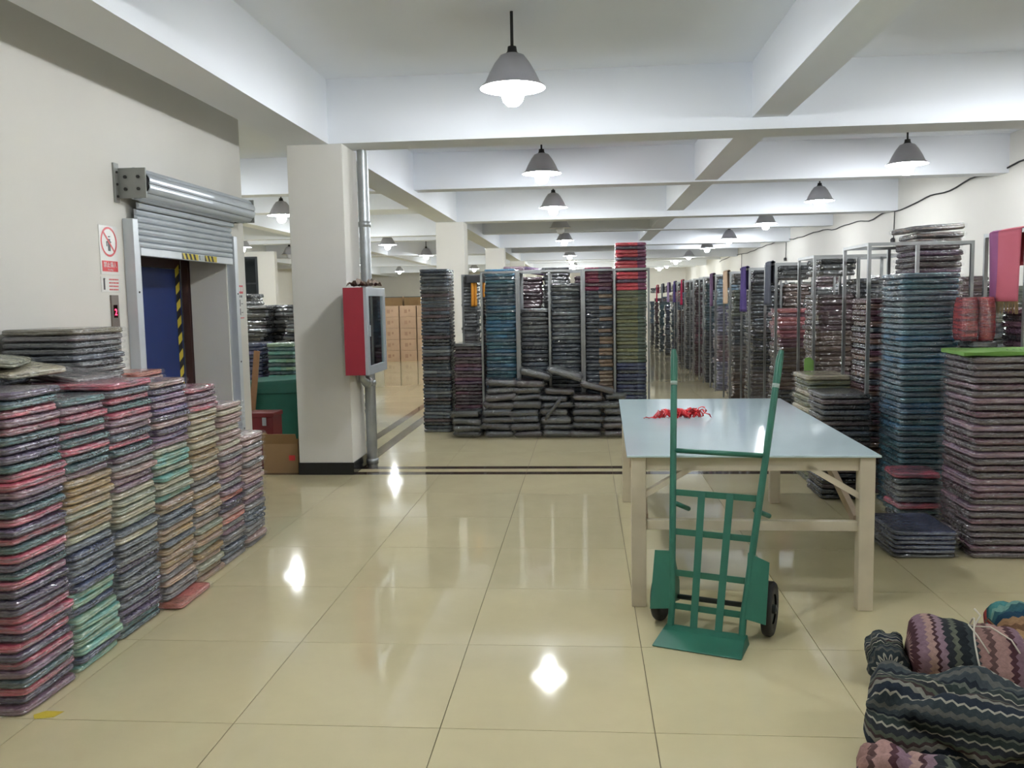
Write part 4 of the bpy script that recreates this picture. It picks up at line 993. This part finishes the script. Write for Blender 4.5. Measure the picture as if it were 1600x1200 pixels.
# ------------------------------------------------------------------ zigzag knit bundles at the lower right
ZG = 'tied bundles of zigzag knit fabric'
def knit(name, loc, rz, L, W, H, mat, label, seed, folds=3, strings=(), lumps=.02, tilt=0, uvs=1.0):
    """a rolled, folded length of knit: superelliptic cross-section with fold grooves, along local x"""
    r = tag(empty(name, loc, R(rz)), label, 'fabric bundle', ZG)
    b = MB(); nu, nv = 36, 40; vv = []; uv = []
    for i in range(nu + 1):
        u = i / nu; x = (u - .5) * L; endr = min(1, (1 - abs(2 * u - 1) ** 7) ** .5 + .02)
        for j in range(nv):
            a = 2 * math.pi * j / nv; ca, sa = math.cos(a), math.sin(a)
            p = 2.6; rad = (abs(ca) ** p + abs(sa) ** p) ** (-1 / p)
            g = 1 - .10 * abs(math.sin(a * folds + .6 * math.sin(u * 3 + seed))) ** 6
            nz_ = noise.noise(Vector((x * 5, ca * 1.3, sa * 1.3 + seed * 5))) * lumps + noise.noise(Vector((x * 16, ca * 3, sa * 3 + seed))) * lumps * .35
            for cm in range(6):
                dl = math.sin((a - (cm * 1.13 + seed)) / 2 + (u - .5) * (1.6 if cm % 2 else -1.9)); nz_ -= lumps * .9 * math.exp(-(dl / .09) ** 2) * (.5 + .5 * math.sin(u * 7 + cm * 2))
            pinch = 1
            for sx in strings: pinch -= .12 * math.exp(-((x - sx) / .025) ** 2)
            yy = ca * rad * W / 2 * g * pinch * (.5 + .5 * endr) * (.9 + .1 * endr) + ca * nz_; zz = sa * rad * H / 2 * g * pinch * (.45 + .55 * endr) + sa * nz_
            vv.append((x + noise.noise(Vector((ca, sa, seed * 2 + i * .1))) * .012, yy, max(.001, zz + H / 2)))
            uv.append((x * uvs + .3 * seed, j / nv * 2 * (W + H) * .8 * uvs))
    fs = [(i * nv + j, i * nv + (j + 1) % nv, (i + 1) * nv + (j + 1) % nv, (i + 1) * nv + j)[::-1] for i in range(nu) for j in range(nv)]
    fs += [tuple(range(nv)), tuple(nu * nv + j for j in range(nv - 1, -1, -1))]
    b.add(vv, fs); o = b.build('knit_roll', mat, r, smooth=True)
    ul = o.data.uv_layers.new(name='UVMap')
    for p_ in o.data.polygons:
        idx = [o.data.loops[li].vertex_index for li in p_.loop_indices]
        wrap = any(q % nv == nv - 1 for q in idx) and any(q % nv == 0 for q in idx) and len(idx) == 4
        for li in p_.loop_indices:
            q = o.data.loops[li].vertex_index; U = uv[q]
            ul.data[li].uv = (U[0], 2 * (W + H) * .8 * uvs if wrap and q % nv == 0 else U[1])
    for sx in strings:
        c = MB(); pts = []
        for j in range(25):
            a = 2 * math.pi * j / 24; ca, sa = math.cos(a), math.sin(a); rad = (abs(ca) ** 2.6 + abs(sa) ** 2.6) ** (-1 / 2.6)
            pts.append((sx + .02 * math.sin(a * 2), ca * rad * (W / 2 * .93 + lumps * .4), max(.004, sa * rad * (H / 2 * .95 + lumps * .3) + H / 2)))
        c.tube(pts, .0035, 6, False)
        kn = Vector((sx, 0, H * .98))
        c.tube([kn + Vector((0, .0, 0)), kn + Vector((.05, -.05, .02)), kn + Vector((.11, -.12, .0)), kn + Vector((.13, -.17, -.03))], .003, 6)
        c.tube([kn, kn + Vector((-.03, -.06, .025)), kn + Vector((-.01, -.14, .012)), kn + Vector((.02, -.2, -.03))], .003, 6)
        c.tube([kn, kn + Vector((.03, .05, .03)), kn + Vector((.01, .07, .05))], .004, 6)
        c.build('string', M['string'], r, smooth=True)
    return r
knit('knit_bundle', (1.52, 3.55, 0), -14, .42, .44, .26, M['zig_pink'], 'tied bundle of pink and grey zigzag knit behind the big dark one', 1, strings=(.03,), folds=2)
knit('knit_bundle', (1.24, 3.63, 0), 76, .28, .16, .17, M['zig_dark'], 'small dark rolled knit end poking out at the left', 2, lumps=.012)
knit('knit_bundle', (2.0, 3.80, 0), -6, .5, .42, .25, M['zig_teal_long'], 'teal, red and tan zigzag bundle tied with string at right edge', 3, strings=(-.08,), folds=2)
knit('knit_bundle', (1.38, 2.88, 0), -25, .86, .46, .29, M['zig_dark_long'], 'large dark grey zigzag bundle in the bottom right corner', 4, lumps=.055, folds=3)
knit('knit_bundle', (.97, 2.62, 0), -20, .3, .22, .2, M['zig_pink'], 'pinkish zigzag bundle end at the bottom edge, before the large one', 5, lumps=.03)
knit('knit_bundle', (1.95, 3.33, 0), -14, .36, .26, .25, M['zig_rose'], 'rose and black zigzag bundle at the right frame edge', 6, lumps=.03)

# ------------------------------------------------------------------ corner behind the lift wall
gbn = tag(empty('covered_bin', (-3.28, 8.95, 0)), 'dark green covered bin standing behind the lift wall', 'bin')
b = MB(); b.box(-.4, .4, 0, .5, 0, .7); b.build('body', M['bingreen'], gbn, bevel=.02)
b = MB(); b.add([(-.41, -.02, .66), (.41, -.02, .66), (.41, .52, .66), (-.41, .52, .66), (-.37, .05, .78), (.39, .02, .82), (.36, .46, .84), (-.34, .46, .8)], [(0, 1, 5, 4), (1, 2, 6, 5), (2, 3, 7, 6), (3, 0, 4, 7), (4, 5, 6, 7), (3, 2, 1, 0)]); b.build('cover', M['bingreen'], gbn, bevel=.015)
rbx = tag(empty('red_box', (-3.2, 8.35, 0)), 'dark red metal box beside the green bin', 'box')
b = MB(); b.box(-.13, .14, -.1, .16, 0, .5); b.build('body', M['binred'], rbx, bevel=.006)
b = MB(); b.box(-.14, .15, -.11, .17, .5, .545); b.build('lid', M['binred'], rbx, bevel=.006)
b = MB(); b.box(.04, .08, -.116, -.11, .42, .5); b.build('latch', M['alu'], rbx)
cb = tag(empty('open_carton', (-2.9, 7.99, 0), R(0)), 'open brown cardboard carton on the floor beside the pillar', 'carton')
b = MB(); b.box(-.17, .17, 0, .006, 0, .28); b.box(-.17, .17, .3, .306, 0, .28); b.box(-.17, -.164, .006, .3, 0, .28); b.box(.164, .17, .006, .3, 0, .28); b.box(-.164, .164, .006, .3, 0, .006); b.build('body', M['carton_dark'], cb)
for a, p in ((((-.17, 0, .28), (.17, 0, .28), (.17, -.06, .38), (-.17, -.06, .38)), 0), (((.17, 0, .28), (.17, .306, .28), (.2, .306, .42), (.2, 0, .42)), 1), (((-.17, 0, .28), (-.17, .306, .28), (-.24, .306, .36), (-.24, 0, .36)), 2)):
    b = MB(); b.add(a, [(0, 1, 2, 3)]); o = b.build('flap', M['carton_dark'], cb); s_ = o.modifiers.new('solid', 'SOLIDIFY'); s_.thickness = .005
b = MB(); b.box(.08, .14, -.0015, 0, .12, .17); b.build('red_mark', M['signred'], cb)
b = MB(); b.bar((0, 0, 0), (.12, .05, 1.12), .06, .02, (0, 1, 0)); o = b.build('wooden_board', M['wood']); o.location = (-3.56, 8.86, 0); tag(o, 'narrow wooden board leaning up beside the green bin', 'board')
LB = 'packets behind the green bin'
fstack(-3.42, 9.75, .31, .4, .045, seqn([('mint teal', 40)], 26), 150)
fstack(-3.80, 9.85, .26, .4, .045, seqn([('lilac navy', 40)], 26), 151)
fstack(-3.62, 10.35, .3, .4, .05, seqn([('wine', 40)], 22), 152)
BX = 'cartons stacked at the far end'
for cx in range(3):
    for k in range(5):
        r = tag(empty('carton', (-5.28 + cx * .475, 23.75, k * .305)), 'sealed brown carton, %s column from left, %s from the floor' % (['first', 'second', 'third'][cx], ordinal(k + 1)), 'carton', BX)
        b = MB(); b.box(-.225, .225, -.25, .25, 0, .3); b.build('box', M['carton'], r, bevel=.005)
        b = MB(); b.box(-.1, -.02, -.2515, -.25, .1, .2); b.box(.02, .07, -.2515, -.25, .14, .2); b.build('print', M['print'], r)
        b = MB(); b.box(-.226, .226, -.02, .02, .3, .3012); b.build('tape', M['print'], r)
for cx in range(2):
    for k in range(6):
        r = tag(empty('carton', (-6.05 + cx * .72, 27.5, k * .3)), 'darker carton in the stack behind, %s column, %s from the floor' % (['left', 'right'][cx], ordinal(k + 1)), 'carton', 'darker cartons at the back')
        b = MB(); b.box(-.33, .33, -.3, .3, 0, .295); b.build('box', M['carton_dark'], r, bevel=.005)
        b = MB(); b.box(-.335, .335, -.302, -.3, .27, .295); b.build('tape', M['cabin'], r)

# ------------------------------------------------------------------ cable on the right wall, scraps
pts = [(9.8, 3.25), (10.6, 3.2), (11.4, 3.21), (12.2, 3.16), (13, 3.18), (13.9, 3.1), (14.6, 3.12), (15.5, 3.03), (16.4, 3.06), (17.4, 3.0), (18.4, 3.05), (19.6, 3.02), (21, 3.08), (23, 3.06), (25, 3.12), (27.5, 3.1), (30, 3.05), (33, 3.1), (36, 3.02)]
cbl = tag(empty('wall_cable', (XR, 0, 0)), 'black cable strung in sags along the right wall', 'cable')
def cat_rom(P, m=4):
    out = []
    for i in range(len(P) - 1):
        p0, p1, p2, p3 = P[max(0, i - 1)], P[i], P[i + 1], P[min(len(P) - 1, i + 2)]
        for q in range(m):
            t_ = q / m; out.append(tuple(.5 * ((2 * b_) + (-a + c) * t_ + (2 * a - 5 * b_ + 4 * c - d) * t_ ** 2 + (-a + 3 * b_ - 3 * c + d) * t_ ** 3) for a, b_, c, d in zip(p0, p1, p2, p3)))
    return out + [P[-1]]
b = MB(); b.tube([(-.02, y, z + .012 * math.sin(y * 5)) for y, z in cat_rom(pts)], .011, 6); b.build('run', M['cable'], cbl)
for y, z in ((16.0, 3.05), (24.3, 3.1), (31, 3.06)):
    b = MB(); b.tube([(-.02, y, z), (-.02, y + .03, z - .5)], .009, 6); b.lathe([(.001, 0), (.04, .0), (.045, .06), (.02, .09)], 10, Matrix.Translation((-.03, y + .03, z - .56))); b.build('drop', M['cable'], cbl)
b = MB(); b.prism([(0, 0), (.07, -.01), (.1, .03), (.03, .06), (-.01, .04)], 0, .0012); o = b.build('yellow_tape_scrap', M['yellow']); o.location = (-2.16, 3.10, .0005); o.rotation_euler = (0, 0, .4); tag(o, 'yellow tape scrap on the floor under the nearest left stack', 'tape')

# ------------------------------------------------------------------ all packets that cannot be told apart singly
so = ST.build('shawl_packet_rows', M['cloth_stuff'], colattr=True, smooth=False)
tag(so, 'dense rows of wrapped shawl packets filling the far racks and back bays', 'shawl packets', kind='stuff')
